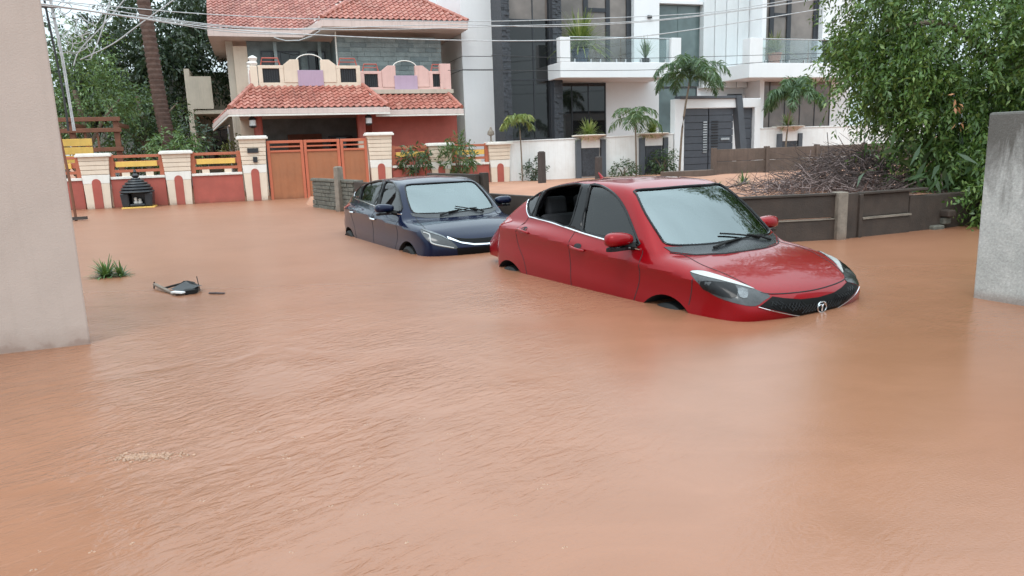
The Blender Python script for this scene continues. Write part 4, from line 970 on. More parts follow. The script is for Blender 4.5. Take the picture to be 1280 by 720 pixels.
# ---------------------------------------------------------------- vegetation
def unit(v): return v/np.maximum(np.linalg.norm(v, axis=-1, keepdims=True), 1e-9)
def leaf_mesh(P, D, L, Wd, g=rng, droop=.15):
    """one bent four-cornered leaf per row: base P, direction D, length L, width Wd"""
    n = len(P); D = unit(D); R = unit(np.cross(D, g.normal(size=(n, 3)))); N = np.cross(R, D)
    L = np.broadcast_to(np.asarray(L, float).reshape(-1, 1), (n, 1)); Wd = np.broadcast_to(np.asarray(Wd, float).reshape(-1, 1), (n, 1))
    mid = P+D*L*.45+N*L*.06; tip = P+D*L-N*L*.05-np.array([0, 0, 1])*L*droop
    V = np.stack([P, mid-R*Wd/2, tip, mid+R*Wd/2], 1).reshape(-1, 3); F = np.arange(4*n).reshape(n, 4); return V, F
def ellip(n, c, r, g=rng, shell=.55):
    d = unit(g.normal(size=(n, 3))); k = g.uniform(shell**3, 1, (n, 1))**(1/3); return np.array(c)+d*k*np.array(r), d
def shoots(blobs, per, nleaf, slen, L, Wd, g=rng, droop=.5, out=.8, shell=.5, clump=.0):
    """leafy shoots spread through a set of ellipsoids"""
    Ps = []; Ds = []
    for c, r, n in blobs:
        p, d = ellip(int(n*per), c, r, g, shell)
        if clump:
            q, _ = ellip(max(4, int(n*per/14)), c, r, g, shell); idx = g.integers(0, len(q), len(p)); p = q[idx]+g.normal(size=p.shape)*clump; d = unit(p-np.array(c))
        dd = unit(d*out+g.normal(size=p.shape)*.55+np.array([0, 0, -droop])); Ps.append(p); Ds.append(dd)
    P = np.concatenate(Ps); D = np.concatenate(Ds); n = len(P)
    t = np.tile(np.linspace(0, 1, nleaf), n)[:, None]; P2 = np.repeat(P, nleaf, 0)+np.repeat(D, nleaf, 0)*t*slen+np.array([0, 0, -1])*t*t*slen*droop*.4
    side = unit(np.cross(np.repeat(D, nleaf, 0), g.normal(size=(n, 3)).repeat(nleaf, 0))); sg = np.where(np.arange(nleaf) % 2, 1, -1)[None].repeat(n, 0).reshape(-1, 1)
    D2 = unit(np.repeat(D, nleaf, 0)*.55+side*sg*.8+g.normal(size=P2.shape)*.3+np.array([0, 0, -droop*.5]))
    m = len(P2); return leaf_mesh(P2, D2, L*g.uniform(.65, 1.2, m), Wd*g.uniform(.7, 1.2, m), g)
def tree(name, label, base, limbs, blobs, per, nleaf, slen, L, Wd, lm, bark='bark', cat='tree', group=None, **kw):
    t = Thing(name, label, cat, base, group, world=True)
    for i, (path, r0, r1) in enumerate(limbs):
        p = dens(path, 4); m = MB(); m.tube(p, np.linspace(r0, r1, len(p)), 8); t.part('trunk' if i == 0 else 'limb', m, M[bark], smooth=True)
    V, F = shoots(blobs, per, nleaf, slen, L, Wd, **kw); t.mpart('crown', fast_mesh(V, F), M[lm]); return t
# the big tree hanging over the plot wall at the right
tx, ty = 8.6, 12.6
TB = tree('leafy_tree', 'big dense green tree hanging over the plot wall down to the water', (tx, ty, 0),
    [([(tx, ty, -.6), (tx-.1, ty, .8), (tx-.3, ty-.2, 1.9), (tx-.5, ty-.3, 3.1), (tx-.9, ty-.4, 4.6), (tx-2.4, ty+.4, 6.0)], .20, .03),
     ([(tx-.3, ty-.2, 1.9), (tx-1.0, ty-.5, 2.6), (tx-1.9, ty-.8, 3.0), (tx-2.8, ty-.9, 2.9)], .09, .02),
     ([(tx-.2, ty-.1, 1.5), (tx-.8, ty-1.0, 2.2), (tx-.9, ty-1.9, 2.75), (tx-1.5, ty-2.4, 2.62)], .08, .02),
     ([(tx-.2, ty, 1.3), (tx-.9, ty-.4, 1.5), (tx-1.7, ty-.7, 1.2), (tx-2.1, ty-.8, .7)], .07, .015),
     ([(tx-.4, ty-.3, 2.8), (tx+.4, ty-.8, 3.6), (tx+1.0, ty-1.0, 4.4)], .09, .02)],
    [((8.1, 12.2, 3.6), (2.5, 2.0, 1.7), 900), ((7.3, 11.6, 2.5), (1.75, 1.3, .95), 620), ((8.2, 12.0, 1.2), (1.75, 1.2, 1.15), 680), ((6.75, 11.5, 1.55), (.75, .75, .75), 240),
     ((7.75, 11.5, .55), (1.15, .7, .62), 420), ((9.3, 12.6, .9), (1.6, .9, 1.0), 420), ((7.0, 11.9, .95), (.6, .6, .6), 160), ((7.7, 10.5, .62), (1.0, .45, .62), 420), ((8.6, 10.6, 1.2), (.9, .5, 1.0), 300), ((6.0, 11.9, 2.6), (.6, .6, .8), 150), ((6.3, 13.0, 5.35), (1.35, 1.2, 1.15), 330), ((5.8, 13.3, 6.5), (.8, .8, .8), 110), ((6.6, 12.3, 3.5), (1.25, 1.1, 1.0), 330), ((9.6, 11.6, 2.2), (1.6, 1.3, 1.8), 420), ((8.3, 10.8, 2.3), (1.1, .8, .9), 330), ((6.2, 12.6, 2.3), (.7, .7, .7), 150)],
    1.75, 12, .36, .095, .036, 'lf_big', droop=.6, shell=.3, clump=.2)
m = MB(); g = rng
V, F = leaf_mesh(np.array([6.55, 10.9, 1.62])+rng.normal(size=(12, 3))*np.array([.09, .1, .14]), rng.normal(size=(12, 3))+np.array([0, -.3, -.6]), .10, .045); TB.mpart('young_leaves', fast_mesh(V, F), M['lf_orange'])
V, F = leaf_mesh(np.array([6.3, 11.2, .85])+rng.normal(size=(60, 3))*np.array([.35, .3, .22]), rng.normal(size=(60, 3))+np.array([-.5, -.3, .1]), .34, .07); TB.mpart('broad_leaves', fast_mesh(V, F), M['lf_mid'])
# trees on the far left
def W3(s, t, z): return tuple(st(s, t, z))
def bl(s, t, z, r, n): return (st(s, t, z), r, n)
def bg(label, s, t, h, blobs, lm, per=1., L=.22, Wd=.10, name='background_tree', group='dark trees on the left', nleaf=9, **kw):
    b = W3(s, t, -.3); tree(name, label, b, [([b, W3(s+.1, t, h*.4), W3(s-.1, t, h*.8)], .2, .06), ([W3(s, t, h*.35), W3(s+.7, t, h*.6), W3(s+1.3, t, h*.75)], .08, .02), ([W3(s, t, h*.4), W3(s-.8, t, h*.6), W3(s-1.4, t, h*.85)], .08, .02)],
         [bl(*x) for x in blobs], per, nleaf, .6, L, Wd, lm, group=group, **kw)
bg('tall dark tree behind the red palm trunk', -5.2, 13, 8, [(-5.2, 13, 6.4, (2.1, 1.5, 1.7), 420), (-4.2, 12.5, 4.4, (1.5, 1.3, 1.5), 300), (-6.4, 13, 4.2, (1.9, 1.4, 1.7), 380), (-5.2, 12.5, 2.3, (1.9, 1.3, 1.4), 300), (-3.7, 13.2, 7.6, (1.6, 1.5, 1.5), 260), (-2.6, 13.5, 5.9, (1.5, 1.3, 1.6), 330), (-2.4, 13.2, 8.3, (1.6, 1.2, 1.4), 260), (-4.3, 11.8, 6.0, (1.3, 1, 1.3), 250)], 'lf_dark', droop=.5, clump=.3, shell=.3)
bg('dark spreading tree at the left edge of the houses', -9.2, 14, 8, [(-9.4, 14, 4.2, (2.2, 1.6, 1.8), 420), (-8.3, 14, 6.6, (1.7, 1.5, 1.1), 190), (-10.5, 14, 2.4, (2, 1.5, 1.5), 260)], 'lf_dark', droop=.5, clump=.3, shell=.3)
bg('pale loose tree with a whitish trunk behind the first cream pillar', -6.5, 5.0, 4.6, [(-6.5, 5, 3.9, (1.15, .9, 1.15), 240), (-7.3, 5, 2.9, (.9, .8, .9), 130), (-5.7, 5, 3.0, (.85, .8, .8), 130), (-6.3, 5, 5.1, (.8, .7, .7), 70)], 'lf_bright', 1, .15, .06, 'garden_tree', 'garden trees on the left', 8, droop=.4, clump=.22, shell=.25)
bg('mid green tree between the palm trunk and the pale loose tree', -5.0, 8.0, 4.6, [(-5.0, 8, 3.5, (1.0, .9, 1.2), 210), (-4.1, 8, 3.1, (.8, .7, .9), 120), (-5.2, 8, 1.9, (.9, .8, .9), 120)], 'lf_mid', 1, .17, .07, 'garden_tree', 'garden trees on the left', 8, droop=.3, clump=.2, shell=.25)
def palm_trunk():
    t = Thing('coconut_palm', 'tall leaning red brown palm trunk rising out of the picture', 'palm', W3(-3.9, 4.0, -.3), world=True)
    p = dens([W3(-3.70, 4, -.3), W3(-3.80, 4, 1.6), W3(-3.93, 4, 3.2), W3(-4.02, 4, 5.2), W3(-4.1, 4, 7.4), W3(-4.15, 4, 9.4)], 12)
    rr = np.linspace(.25, .17, len(p)); m = MB(); m.tube(p, rr, 14); t.part('trunk', m, M['palmbark'], smooth=True)
    for k in range(1, len(p)-1):
        q = p[k]; m = MB(); m.tube([q+np.array([0, 0, -.05]), q+np.array([0, 0, .04])], [rr[k]+.006, rr[k]+.034], 14); t.part('trunk_ring', m, M['palmbark'], smooth=True)
    for i in range(9):
        a = i*6.28/9; frond(t, np.array(W3(-4.15, 4, 9.4)), a, 2.6, .9, 30, .6, .05, 'lf_dark')
def frond(t, c, az, L, rise, nl, ll, lw, lm, droop=1.0, th=.02, g=rng, plume=.12):
    """one pinnate leaf: an arching midrib with two rows of leaflets"""
    k = np.linspace(0, 1, 9); h = np.array([math.cos(az), math.sin(az), 0])
    e0 = max(.15, min(1.45, rise)); tot = e0+.75+.85*droop; sl = np.concatenate([[0], np.cumsum(np.full(8, 1/8))]); an = e0-tot*sl**1.25
    P = c+np.concatenate([[[0, 0, 0]], np.cumsum((np.cos(an[:-1])[:, None]*h+np.sin(an[:-1])[:, None]*np.array([0, 0, 1.]))*L/8, 0)])
    m = MB(); m.tube(P, np.linspace(th, th*.3, 9), 5); f = t.part('frond', m, M[lm])
    u = np.linspace(.12, 1, nl); idx = np.clip((u*8).astype(int), 0, 7); fr = u*8-idx; Q = P[idx]*(1-fr)[:, None]+P[np.minimum(idx+1, 8)]*fr[:, None]
    T_ = unit(P[np.minimum(idx+1, 8)]-P[idx]); sd = unit(np.cross(T_, np.array([0, 0, 1.])))
    env = np.sin(np.clip(u*1.02, 0, 1)*math.pi*.86+.25)
    Ps = np.concatenate([Q, Q]); Ds = np.concatenate([T_*.6+sd*.85, T_*.6-sd*.85])+g.normal(size=(2*nl, 3))*plume+np.array([0, 0, -.3])
    V, F = leaf_mesh(Ps, Ds, ll*np.concatenate([env, env]), lw, g, droop=.35); t.mpart('leaflets', fast_mesh(V, F), M[lm], f)
palm_trunk()
def palm(label, b, h, lean, nf, L, rise, ll, lw, lm, tr=.05, nl=22, droop=1., group='small palms along the white wall', seed=0, th=.014, plume=.12):
    g = np.random.default_rng(seed); t = Thing('palm', label, 'palm', b, group, world=True); b = np.array(b)
    top = b+np.array([lean, 0, h]); p = dens([b-np.array([0, 0, .3]), b+np.array([lean*.3, 0, h*.5]), top], 5); m = MB(); m.tube(p, np.linspace(tr, tr*.6, len(p)), 8); t.part('trunk', m, M['bark'], smooth=True)
    m = MB(); m.tube([top-np.array([0, 0, .25]), top, top+np.array([0, 0, .10])], [tr*.75, tr*.95, tr*.4], 8); t.part('crown_shaft', m, M['lf_mid'], smooth=True)
    for i in range(nf):
        frond(t, top+np.array([0, 0, g.uniform(-.05, .1)]), i*6.283/nf+g.uniform(-.3, .3), L*g.uniform(.8, 1.1), rise*g.uniform(.15, 1.3), nl, ll, lw, lm, droop*g.uniform(.8, 1.2), th, g, plume)
palm('small yellow-green palm on a thin dark stem in front of the tall dark window', W3(7.22, -.55, .15), 1.95, -.05, 9, .75, .95, .34, .05, 'lf_yel', .028, 18, .9, seed=1)
palm('thin pale green palm between the two wall planters', W3(11.45, -.6, .2), 1.95, -.05, 11, 1.15, 1.1, .40, .045, 'lf_palm', .035, 20, 1.0, seed=2)
palm('tall feathery foxtail palm just left of the grey gate', W3(13.1, -.7, .2), 3.25, .35, 12, 1.75, 1.3, .42, .042, 'lf_fox', .045, 60, 1.15, seed=3, plume=.36)
palm('dense round feathery palm in front of the right white wing', W3(17.7, -.6, .2), 2.65, .25, 20, 1.4, 1.25, .38, .042, 'lf_fox', .04, 56, 1.35, seed=4, plume=.4)
# plants in planters
def blades(t, c, n, L, W_, lm, spread=1., name='leaf_blades', g=rng):
    V = []; F = []
    for i in range(n):
        a = g.uniform(0, 6.283); e = g.uniform(.2, 1.25)*spread; h = np.array([math.cos(a), math.sin(a), 0]); l = L*g.uniform(.65, 1.1); sd = np.array([-math.sin(a), math.cos(a), 0]); b0 = len(V)
        for k in range(5):
            u = k/4; p = np.array(c)+h*(l*math.sin(e)*u)+np.array([0, 0, l*math.cos(e)*u-l*.62*u*u*math.sin(e)]); w = W_*(1-.85*u**1.6)/2; V += [p-sd*w, p+sd*w]
        for k in range(4): F.append((b0+2*k, b0+2*k+1, b0+2*k+3, b0+2*k+2))
    t.mpart(name, fast_mesh(np.array(V), np.array(F)), M[lm])
def spiky(label, p, n, L, lm, spread=1., W_=.045): t = Thing('spiky_plant', label, 'plant', p, 'spiky plants in the wall planters', world=True); blades(t, p, n, L, W_, lm, spread)
spiky('bright spiky plant in the planter near the tall dark window', W3(9.92, -.02, 1.62), 190, .78, 'lf_spike', 1.05)
spiky('spiky plant in the planter under the foxtail palm', W3(12.40, -.02, 1.64), 170, .74, 'lf_spike', 1.05)
spiky('sparser spiky plant in the planter behind the dense round palm', W3(18.3, -.02, 1.74), 120, .7, 'lf_yel', 1.)
def bush(label, c, r, n, L, Wd, lm, name='shrub', droop=.2, group=None, stems=5, nleaf=7, slen=.25, cat='shrub'):
    c = np.array(c); t = Thing(name, label, cat, tuple(c), group, world=True)
    for k in range(stems):
        a = k*6.283/stems; m = MB(); m.tube(dens([c+[0, 0, -.2], c+[math.cos(a)*r[0]*.2, math.sin(a)*r[1]*.2, r[2]*.7], c+[math.cos(a)*r[0]*.7, math.sin(a)*r[1]*.7, r[2]*1.4]], 3), [.02]*4+[.012, .01, .008], 5); t.part('stem', m, M['bark'])
    V, F = shoots([(c+np.array([0, 0, r[2]]), r, n)], 1, nleaf, slen, L, Wd, droop=droop, shell=.2); t.mpart('leaves', fast_mesh(V, F), M[lm])
bush('long-leaved bush growing in front of the red wall by the tall gate pillar', W3(3.68, -.35, .75), (.42, .3, .36), 60, .19, .055, 'lf_mid')
bush('tall leafy bush in front of the red wall, right of the short cream pillar', W3(5.05, -.5, .5), (.45, .35, .62), 85, .21, .055, 'lf_palm')
bush('small round dark shrub at the foot of the white wall', W3(7.68, -.5, .18), (.26, .22, .36), 60, .12, .045, 'lf_dark')
bush('low shrub at the white wall behind the red car roof', W3(11.0, -.5, .2), (.42, .25, .24), 60, .12, .045, 'lf_mid')
bush('shrub growing in front of the planter left of the grey gate', W3(12.55, -.5, .2), (.48, .25, .42), 90, .13, .045, 'lf_mid')
bush('fluffy light green shrub beside the base of the palm trunk', W3(-3.5, 2.0, .9), (.85, .55, .62), 170, .17, .055, 'lf_bright')
bush('shrub with mottled leaves in front of the back building', W3(-2.9, 2.6, 1.0), (.5, .4, .75), 90, .15, .06, 'lf_dark')
bush('flowering bush seen under the porch edge beside the awning', W3(-1.75, 3.2, 1.0), (.5, .4, .45), 70, .13, .06, 'lf_olive')
# plants on the balconies
def potplant(label, p, ps, pm, n, L, lm, spread=1., lw=.05):
    t = Thing('potted_plant', label, 'plant', p, 'potted plants on the balconies', world=True)
    m = MB(); m.lathe(p, [(ps*.7, 0), (ps, ps*1.6), (ps*1.08, ps*1.62), (ps*1.08, ps*1.8), (ps*.9, ps*1.75)], 14); t.part('pot', m, M[pm], smooth=True)
    blades(t, tuple(np.array(p)+[0, 0, ps*1.7]), n, L, lw, lm, spread)
potplant('wide drooping plant in a tall pot at the left of the white balcony', W3(11.55, 4.2, 4.46), .34, 'bluepot', 330, 1.9, 'lf_yel', 1.0, .055)
potplant('slim green plant in a pot at the right end of the white balcony', W3(14.55, 4.3, 4.46), .16, 'black', 60, 1.0, 'lf_palm', .55)
potplant('bushy plant in a pot on the right wing balcony', W3(20.9, 4.2, 4.47), .3, 'terracotta', 200, 1.2, 'lf_olive', .95)
# brush heap and weeds in the plot
def brush():
    t = Thing('brush_heap', 'heap of cut dry branches lying in the vacant plot behind the panel wall', 'brush heap', (5.2, 12.3, .4), world=True); g = np.random.default_rng(5)
    for nm, n, mt in (('dark_twigs', 1300, 'twig'), ('pale_twigs', 480, 'twig2')):
        mb = MB()
        for i in range(n):
            x, y = g.normal(5.75, .75), g.normal(12.75, .7); hh = .75*math.exp(-((x-5.9)/1.15)**2-((y-12.8)/.9)**2)
            z = float(soil_z(np.array(x), np.array(y)))+g.uniform(0, 1)*hh
            if z < .2: continue
            a = g.uniform(0, 6.28); e = g.normal(.1, .35); L = g.uniform(.2, .75)*(1 if nm == 'dark_twigs' else .55); d = np.array([math.cos(a)*math.cos(e), math.sin(a)*math.cos(e), math.sin(e)])
            p = np.array([x, y, z]); q = p+d*L*.5+g.normal(size=3)*.04; mb.tube([p, q, p+d*L+g.normal(size=3)*.06], [.006, .0045, .002] if nm == 'dark_twigs' else [.009, .008, .005], 4, False)
        t.part(nm, mb, M[mt], kind='stuff')
    for i in range(9):
        x, y = g.normal(6.0, .7), g.normal(12.8, .4); z = .6; mb = MB(); d = np.array([g.normal(0, .5), g.normal(0, .3), 1]); L = g.uniform(.5, 1.0); p = np.array([x, y, z])
        mb.tube(dens([p, p+d*L*.5+g.normal(size=3)*.06, p+d*L+g.normal(size=3)*.12], 3), .007, 4); t.part('upright_branch', mb, M['twig'])
brush()
def on_soil(x, y, dz=0): return (x, y, float(soil_z(np.array(float(x)), np.array(float(y))))+dz)
def weed(label, p, n, L, lm, W_=.03, spread=1.1): t = Thing('weed_tuft', label, 'plant', p, 'weeds in the vacant plot', world=True); blades(t, p, n, L, W_, lm, spread)
weed('small green weed tuft on the bare soil near the brush heap', on_soil(4.95, 15.6), 60, .38, 'lf_bright')
weed('low weed at the foot of the brown precast wall', on_soil(4.3, 15.2), 26, .22, 'lf_bright')
t = Thing('fallen_branch', 'single dark stick lying on the bare soil left of the brush heap', 'branch', on_soil(3.9, 13.6), world=True); b = np.array(on_soil(3.9, 13.6, .03)); m = MB(); m.tube(dens([b+[-.5, -.25, 0], b+[0, 0, .03], b+[.45, .3, .06], b+[.6, .45, .16]], 4), .022, 5); t.part('stick', m, M['postd'])
# tuft in the flood and floating litter
def flood_tuft():
    p = (-4.80, 8.62, -.02); t = Thing('water_plant', 'green leafy clump sticking out of the flood near the pink wall', 'plant', p, world=True); blades(t, p, 150, .33, .03, 'lf_bright', 1.3)
    blades(t, (p[0]+.18, p[1], p[2]), 80, .28, .028, 'lf_palm', 1.35)
flood_tuft()
def debris():
    p = (-3.45, 7.4, 0); t = Thing('floating_debris', 'scrap of black sheeting and a pale stick floating in the flood', 'debris', p, world=True)
    m = MB(); m.obox((-3.78, 7.68, .05), (-3.36, 7.26, .0), .038, .025); t.part('pale_stick', m, M['postc'], bevel=.006)
    m = MB(); m.tube(dens([(-3.62, 7.5, .03), (-3.46, 7.6, .06), (-3.3, 7.5, .07), (-3.2, 7.36, .03), (-3.3, 7.3, .02)], 4), [.012]*5+[.03]*4+[.02]*4+[.034]*4, 5); t.part('black_strip', m, M['rubber'])
    m = MB(); m.tube([(-3.23, 7.5, .0), (-3.27, 7.55, .14)], .005, 5); m.tube([(-3.80, 7.7, .0), (-3.80, 7.72, .07)], .008, 5); t.part('wire_prongs', m, M['postd'])
    m = MB(); m.add([(-3.55,7.5,.02),(-3.4,7.62,.09),(-3.22,7.55,.04),(-3.18,7.36,.07),(-3.32,7.26,.02),(-3.46,7.36,.05),(-3.36,7.44,.10)], [(0,6,1),(1,6,2),(2,6,3),(3,6,4),(4,6,5),(5,6,0)]); t.part('crumpled_sheet', m, M['black'])
    m = MB(); m.obox((-3.42, 7.3, .03), (-3.28, 7.22, .035), .05, .015); t.part('white_scrap', m, M['sticker'])
    q = (-3.0, 7.26, .005); t = Thing('floating_twig', 'short dark twig drifting right of the floating black scrap', 'twig', q, world=True); m = MB(); m.tube([(-3.05, 7.29, .008), (-2.96, 7.25, .014), (-2.88, 7.26, .006)], .011, 5); t.part('twig', m, M['twig'])
debris()
def foam():
    g = np.random.default_rng(9); c = np.array([-1.76, 3.22, 0]); V = []
    mb = MB()
    for i in range(420):
        p = c+np.array([g.normal(0, .05)+(.13 if i % 5 == 0 else 0), g.normal(0, .022), 0]); r = abs(g.normal(.003, .003))+.0015; mb.lathe(p, [(r*.9, -r*.3), (r, 0), (r*.8, r*.5), (r*.35, r*.8)], 7)
    for i in range(26):
        p = c+np.array([g.normal(0, .07), g.normal(0, .03), abs(g.normal(.010, .010))]); r = g.uniform(.001, .003); mb.lathe(p, [(r*.5, -r), (r, 0), (r*.5, r)], 6)
    for i in range(60):
        p = np.array([g.uniform(-2.3, .2), g.uniform(1.9, 3.6), 0]); r = g.uniform(.002, .006)
        for k in range(3): mb.lathe(p+np.array([g.normal(0, .008), g.normal(0, .004), 0]), [(r*.9, -r*.3), (r, 0), (r*.35, r*.6)], 6)
    tag(link('foam', mb.mesh(), M['foam'], smooth=True), 'small splash of muddy foam bubbles on the near water', 'foam', kind='stuff')
foam()
# ---------------------------------------------------------------- cars
DEPS = lambda: bpy.context.evaluated_depsgraph_get()
def rounded_solid(S, box, cx, f, step):
    class Q(CarShape): pass
    q = Q(dict(box=box)); q.f = f; return q.shell(step)
class CarBuild:
    def __init__(c, name, label, P, pose, group='cars stranded in the flood'):
        c.S = CarShape(P); c.P = P; x, y, ph, w = pose
        c.root = bpy.data.objects.new(name, None); COL.objects.link(c.root); c.root.location = (x, y, -w); c.root.rotation_euler = (0, 0, ph); tag(c.root, label, 'car', group)
    def part(c, name, mb, m, parent=None, smooth=False, angle=40, bevel=0):
        me = mb.mesh() if isinstance(mb, MB) else mb; return link(name, me, M[m], parent or c.root, smooth, bevel, angle)
    # surface helpers ---------------------------------------------------
    def proj(c, pts, d):
        pts = np.array(pts, float); d = np.array(d, float); d = d/np.linalg.norm(d)
        q = c.S.march(pts+d*.6, np.broadcast_to(-d, pts.shape), 0, 1.1, 220); return np.where(np.isnan(q), pts, q)
    def patch(c, poly, d, off=.004, rim=.012, step=.04, smooth=2):
        """skin following the body inside a closed outline of 3-D points, seen along d"""
        d = np.array(d, float); d /= np.linalg.norm(d); up = np.array([0, 0, 1.]) if abs(d[2]) < .9 else np.array([1., 0, 0])
        a = np.cross(up, d); a /= np.linalg.norm(a); b = np.cross(d, a); P3 = np.array(poly, float); o = P3.mean(0)
        q = np.stack([(P3-o)@a, (P3-o)@b], -1)
        if smooth: q = dens(q, smooth+1, True)
        # keep edge points evenly close
        e = []
        for i in range(len(q)):
            p0, p1 = q[i], q[(i+1) % len(q)]; n = max(1, int(np.linalg.norm(p1-p0)/step+.5)); e += [p0+(p1-p0)*k/n for k in range(n)]
        q = np.array(e); mn, mx = q.min(0), q.max(0); inner = []
        def ins(p):
            r = False; j = len(q)-1
            for i in range(len(q)):
                if (q[i][1] > p[1]) != (q[j][1] > p[1]) and p[0] < (q[j][0]-q[i][0])*(p[1]-q[i][1])/(q[j][1]-q[i][1])+q[i][0]: r = not r
                j = i
            return r
        for x in np.arange(mn[0], mx[0], step):
            for y in np.arange(mn[1], mx[1], step):
                if ins((x, y)) and np.min(np.sum((q-[x, y])**2, 1)) > (step*.55)**2: inner.append((x, y))
        n = len(q); allp = [Vector(p) for p in q]+[Vector(p) for p in inner]
        vs, es, fs, *_ = delaunay_2d_cdt(allp, [(i, (i+1) % n) for i in range(n)], [], 1, 1e-6)
        v2 = np.array([tuple(v) for v in vs]); w = c.proj(o+v2[:, :1]*a+v2[:, 1:]*b, d); N = c.S.normal(w); w = w+N*off
        fl = []
        for f in fs:
            f = list(f); nn = np.cross(w[f[1]]-w[f[0]], w[f[2]]-w[f[0]]); fl.append(tuple(f if nn@d > 0 else f[::-1]))
        mb = MB(); mb.add(w, fl)
        if rim:
            cnt = {}
            for f in fl:
                for i in range(3): cnt[(f[i], f[(i+1) % 3])] = 1
            edge = [k for k in cnt if (k[1], k[0]) not in cnt]; k0 = len(mb.v); mp = {}
            for i, j in edge:
                for v in (i, j):
                    if v not in mp: mp[v] = len(mb.v); mb.v.append(tuple(w[v]-N[v]*(rim+off)))
                mb.f.append((j, i, mp[i], mp[j]))
        return mb
    def line(c, pts, d, r=.004, off=0, k=5, flat=False):
        p = c.proj(dens(pts, k), d); N = c.S.normal(p); mb = MB(); mb.tube(p+N*off, r, 6); return mb
    @staticmethod
    def mir(p): q = np.array(p, float); q[..., 1] *= -1; return q
    def both(c, fn):
        fn(lambda p: np.array(p, float)); fn(c.mir)
    # body with real openings -------------------------------------------
    def body(c, paint, wins, ws, rear, arches, arch_r):
        V, F = c.S.shell(.033); me = bpy.data.meshes.new('m'); me.from_pydata(V.tolist(), [], F); me.update()
        me.materials.append(M[paint]); ob = bpy.data.objects.new('body', me); COL.objects.link(ob)
        cut = []
        def cutter(mb, m):
            cm = mb.mesh() if isinstance(mb, MB) else mb; bm = bmesh.new(); bm.from_mesh(cm); bmesh.ops.recalc_face_normals(bm, faces=bm.faces); bm.to_mesh(cm); bm.free(); cm.materials.append(M[m])
            o = bpy.data.objects.new('cutter', cm); COL.objects.link(o); cut.append(o)
            md = ob.modifiers.new('cut', 'BOOLEAN'); md.operation = 'DIFFERENCE'; md.object = o; md.solver = 'EXACT'; md.material_mode = 'TRANSFER'
        b = c.P['box']; fx = lambda p: np.maximum(np.maximum(c.S.f(p)+.05, .60-p[..., 2]), np.maximum(p[..., 0]-1.02, -1.55-p[..., 0]))
        V, F = rounded_solid(c.S, (-1.7, 1.2, .8, .5, 1.6), 0, fx, .06); im = bpy.data.meshes.new('m'); 
        im.from_pydata(V.tolist(), [], F); cutter(im, 'void')
        mb = MB()
        for sg in (-1, 1):
            for w in wins:
                q = dens(np.array(w)[:, [0, 2]], 3, True); mb.prism([tuple(x) for x in q], 1, sg*.40, sg*1.15)
        cutter(mb, 'gloss')
        mb = MB()
        for poly, d in ((ws, (.62, 0, .78)), (rear, (-.55, 0, .84))):
            p = np.array(poly); d = np.array(d); n = len(p); v = list(p+d*.25)+list(p-d*.13); mb.add(v, [tuple(range(n)), tuple(range(n, 2*n))[::-1]]+[(i, n+i, n+(i+1) % n, (i+1) % n) for i in range(n)])
        cutter(mb, 'gloss')
        mb = MB()
        for sg in (-1, 1):
            for x, z in arches: mb.lathe((x, 0, z), [(arch_r, sg*.50), (arch_r, sg*1.2)], 40, axis=1)
        cutter(mb, 'void')
        dg = DEPS(); dg.update(); nm = bpy.data.meshes.new_from_object(ob.evaluated_get(dg)); ob.modifiers.clear(); ob.data = nm; nm.name = 'body'
        nm.shade_smooth(); nm.set_sharp_from_angle(angle=math.radians(28)); ob.parent = c.root
        for o in cut: bpy.data.objects.remove(o)
        c.bodyo = ob; return ob
    def wheel(c, x, y, z, r=.295):
        sg = 1 if y > 0 else -1
        m = MB(); m.lathe((x, y, z), [(r*.68, -.09), (r*.9, -.10), (r, -.07), (r, .07), (r*.9, .10), (r*.68, .09)], 28, axis=1); w = c.part('wheel', m, 'rubber', smooth=True)
        m = MB(); m.lathe((x, y, z), [(r*.67, -.08), (r*.67, .08), (r*.6, .07*sg)], 24, axis=1)
        for k in range(5):
            a = k*1.2566; m.obox((x, y+sg*.075, z), (x+math.cos(a)*r*.64, y+sg*.085, z+math.sin(a)*r*.64), .05, .02, (0, 1, 0))
        c.part('rim', m, 'lamp_inner', w)
    def mirror(c, base, paint, size=1.):
        def one(f):
            b = f(base); s = np.sign(b[1]); o = b+np.array([-.02, s*.15, .055]); mb = MB()
            # rounded teardrop housing
            V = []; n = 12; m_ = 13
            for i in range(m_):
                u = i/(m_-1)*math.pi
                for k in range(n):
                    a = 2*math.pi*k/n; su = math.sin(u)**.6; ca = math.copysign(abs(math.cos(a))**.75, math.cos(a)); sa = math.copysign(abs(math.sin(a))**.75, math.sin(a)); x = .085*su*ca*(1.0 if ca > 0 else .45); z = .062*su*sa*(1 if sa > 0 else .75); y = -math.copysign(abs(math.cos(u))**.8, math.cos(u))*.125
                    V.append(o+np.array([x, s*y, z*(1-.18*math.cos(u))])*size)
            F = [(i*n+k, i*n+(k+1) % n, (i+1)*n+(k+1) % n, (i+1)*n+k) for i in range(m_-1) for k in range(n)]
            mb.add(V, F if s > 0 else [q[::-1] for q in F]); h = c.part('mirror', mb, paint, smooth=True, angle=0)
            mb = MB(); mb.tube(dens([b+[.03, -s*.02, -.015], b+[.0, s*.05, .0], o+np.array([0, -s*.03, -.045])], 3), [.035]*3+[.03]*3+[.03], 8); c.part('mirror_stalk', mb, 'rubber', h, smooth=True)
            mb = MB(); V = [o+np.array([.088*math.cos(a)*(1 if math.cos(a) > 0 else .5), s*.112*math.sin(a), -.046-.012*abs(math.sin(a))])*size for a in np.linspace(0, 6.283, 20)[:-1]]; W_ = [v+np.array([0, 0, -.026]) for v in V]; k = 19
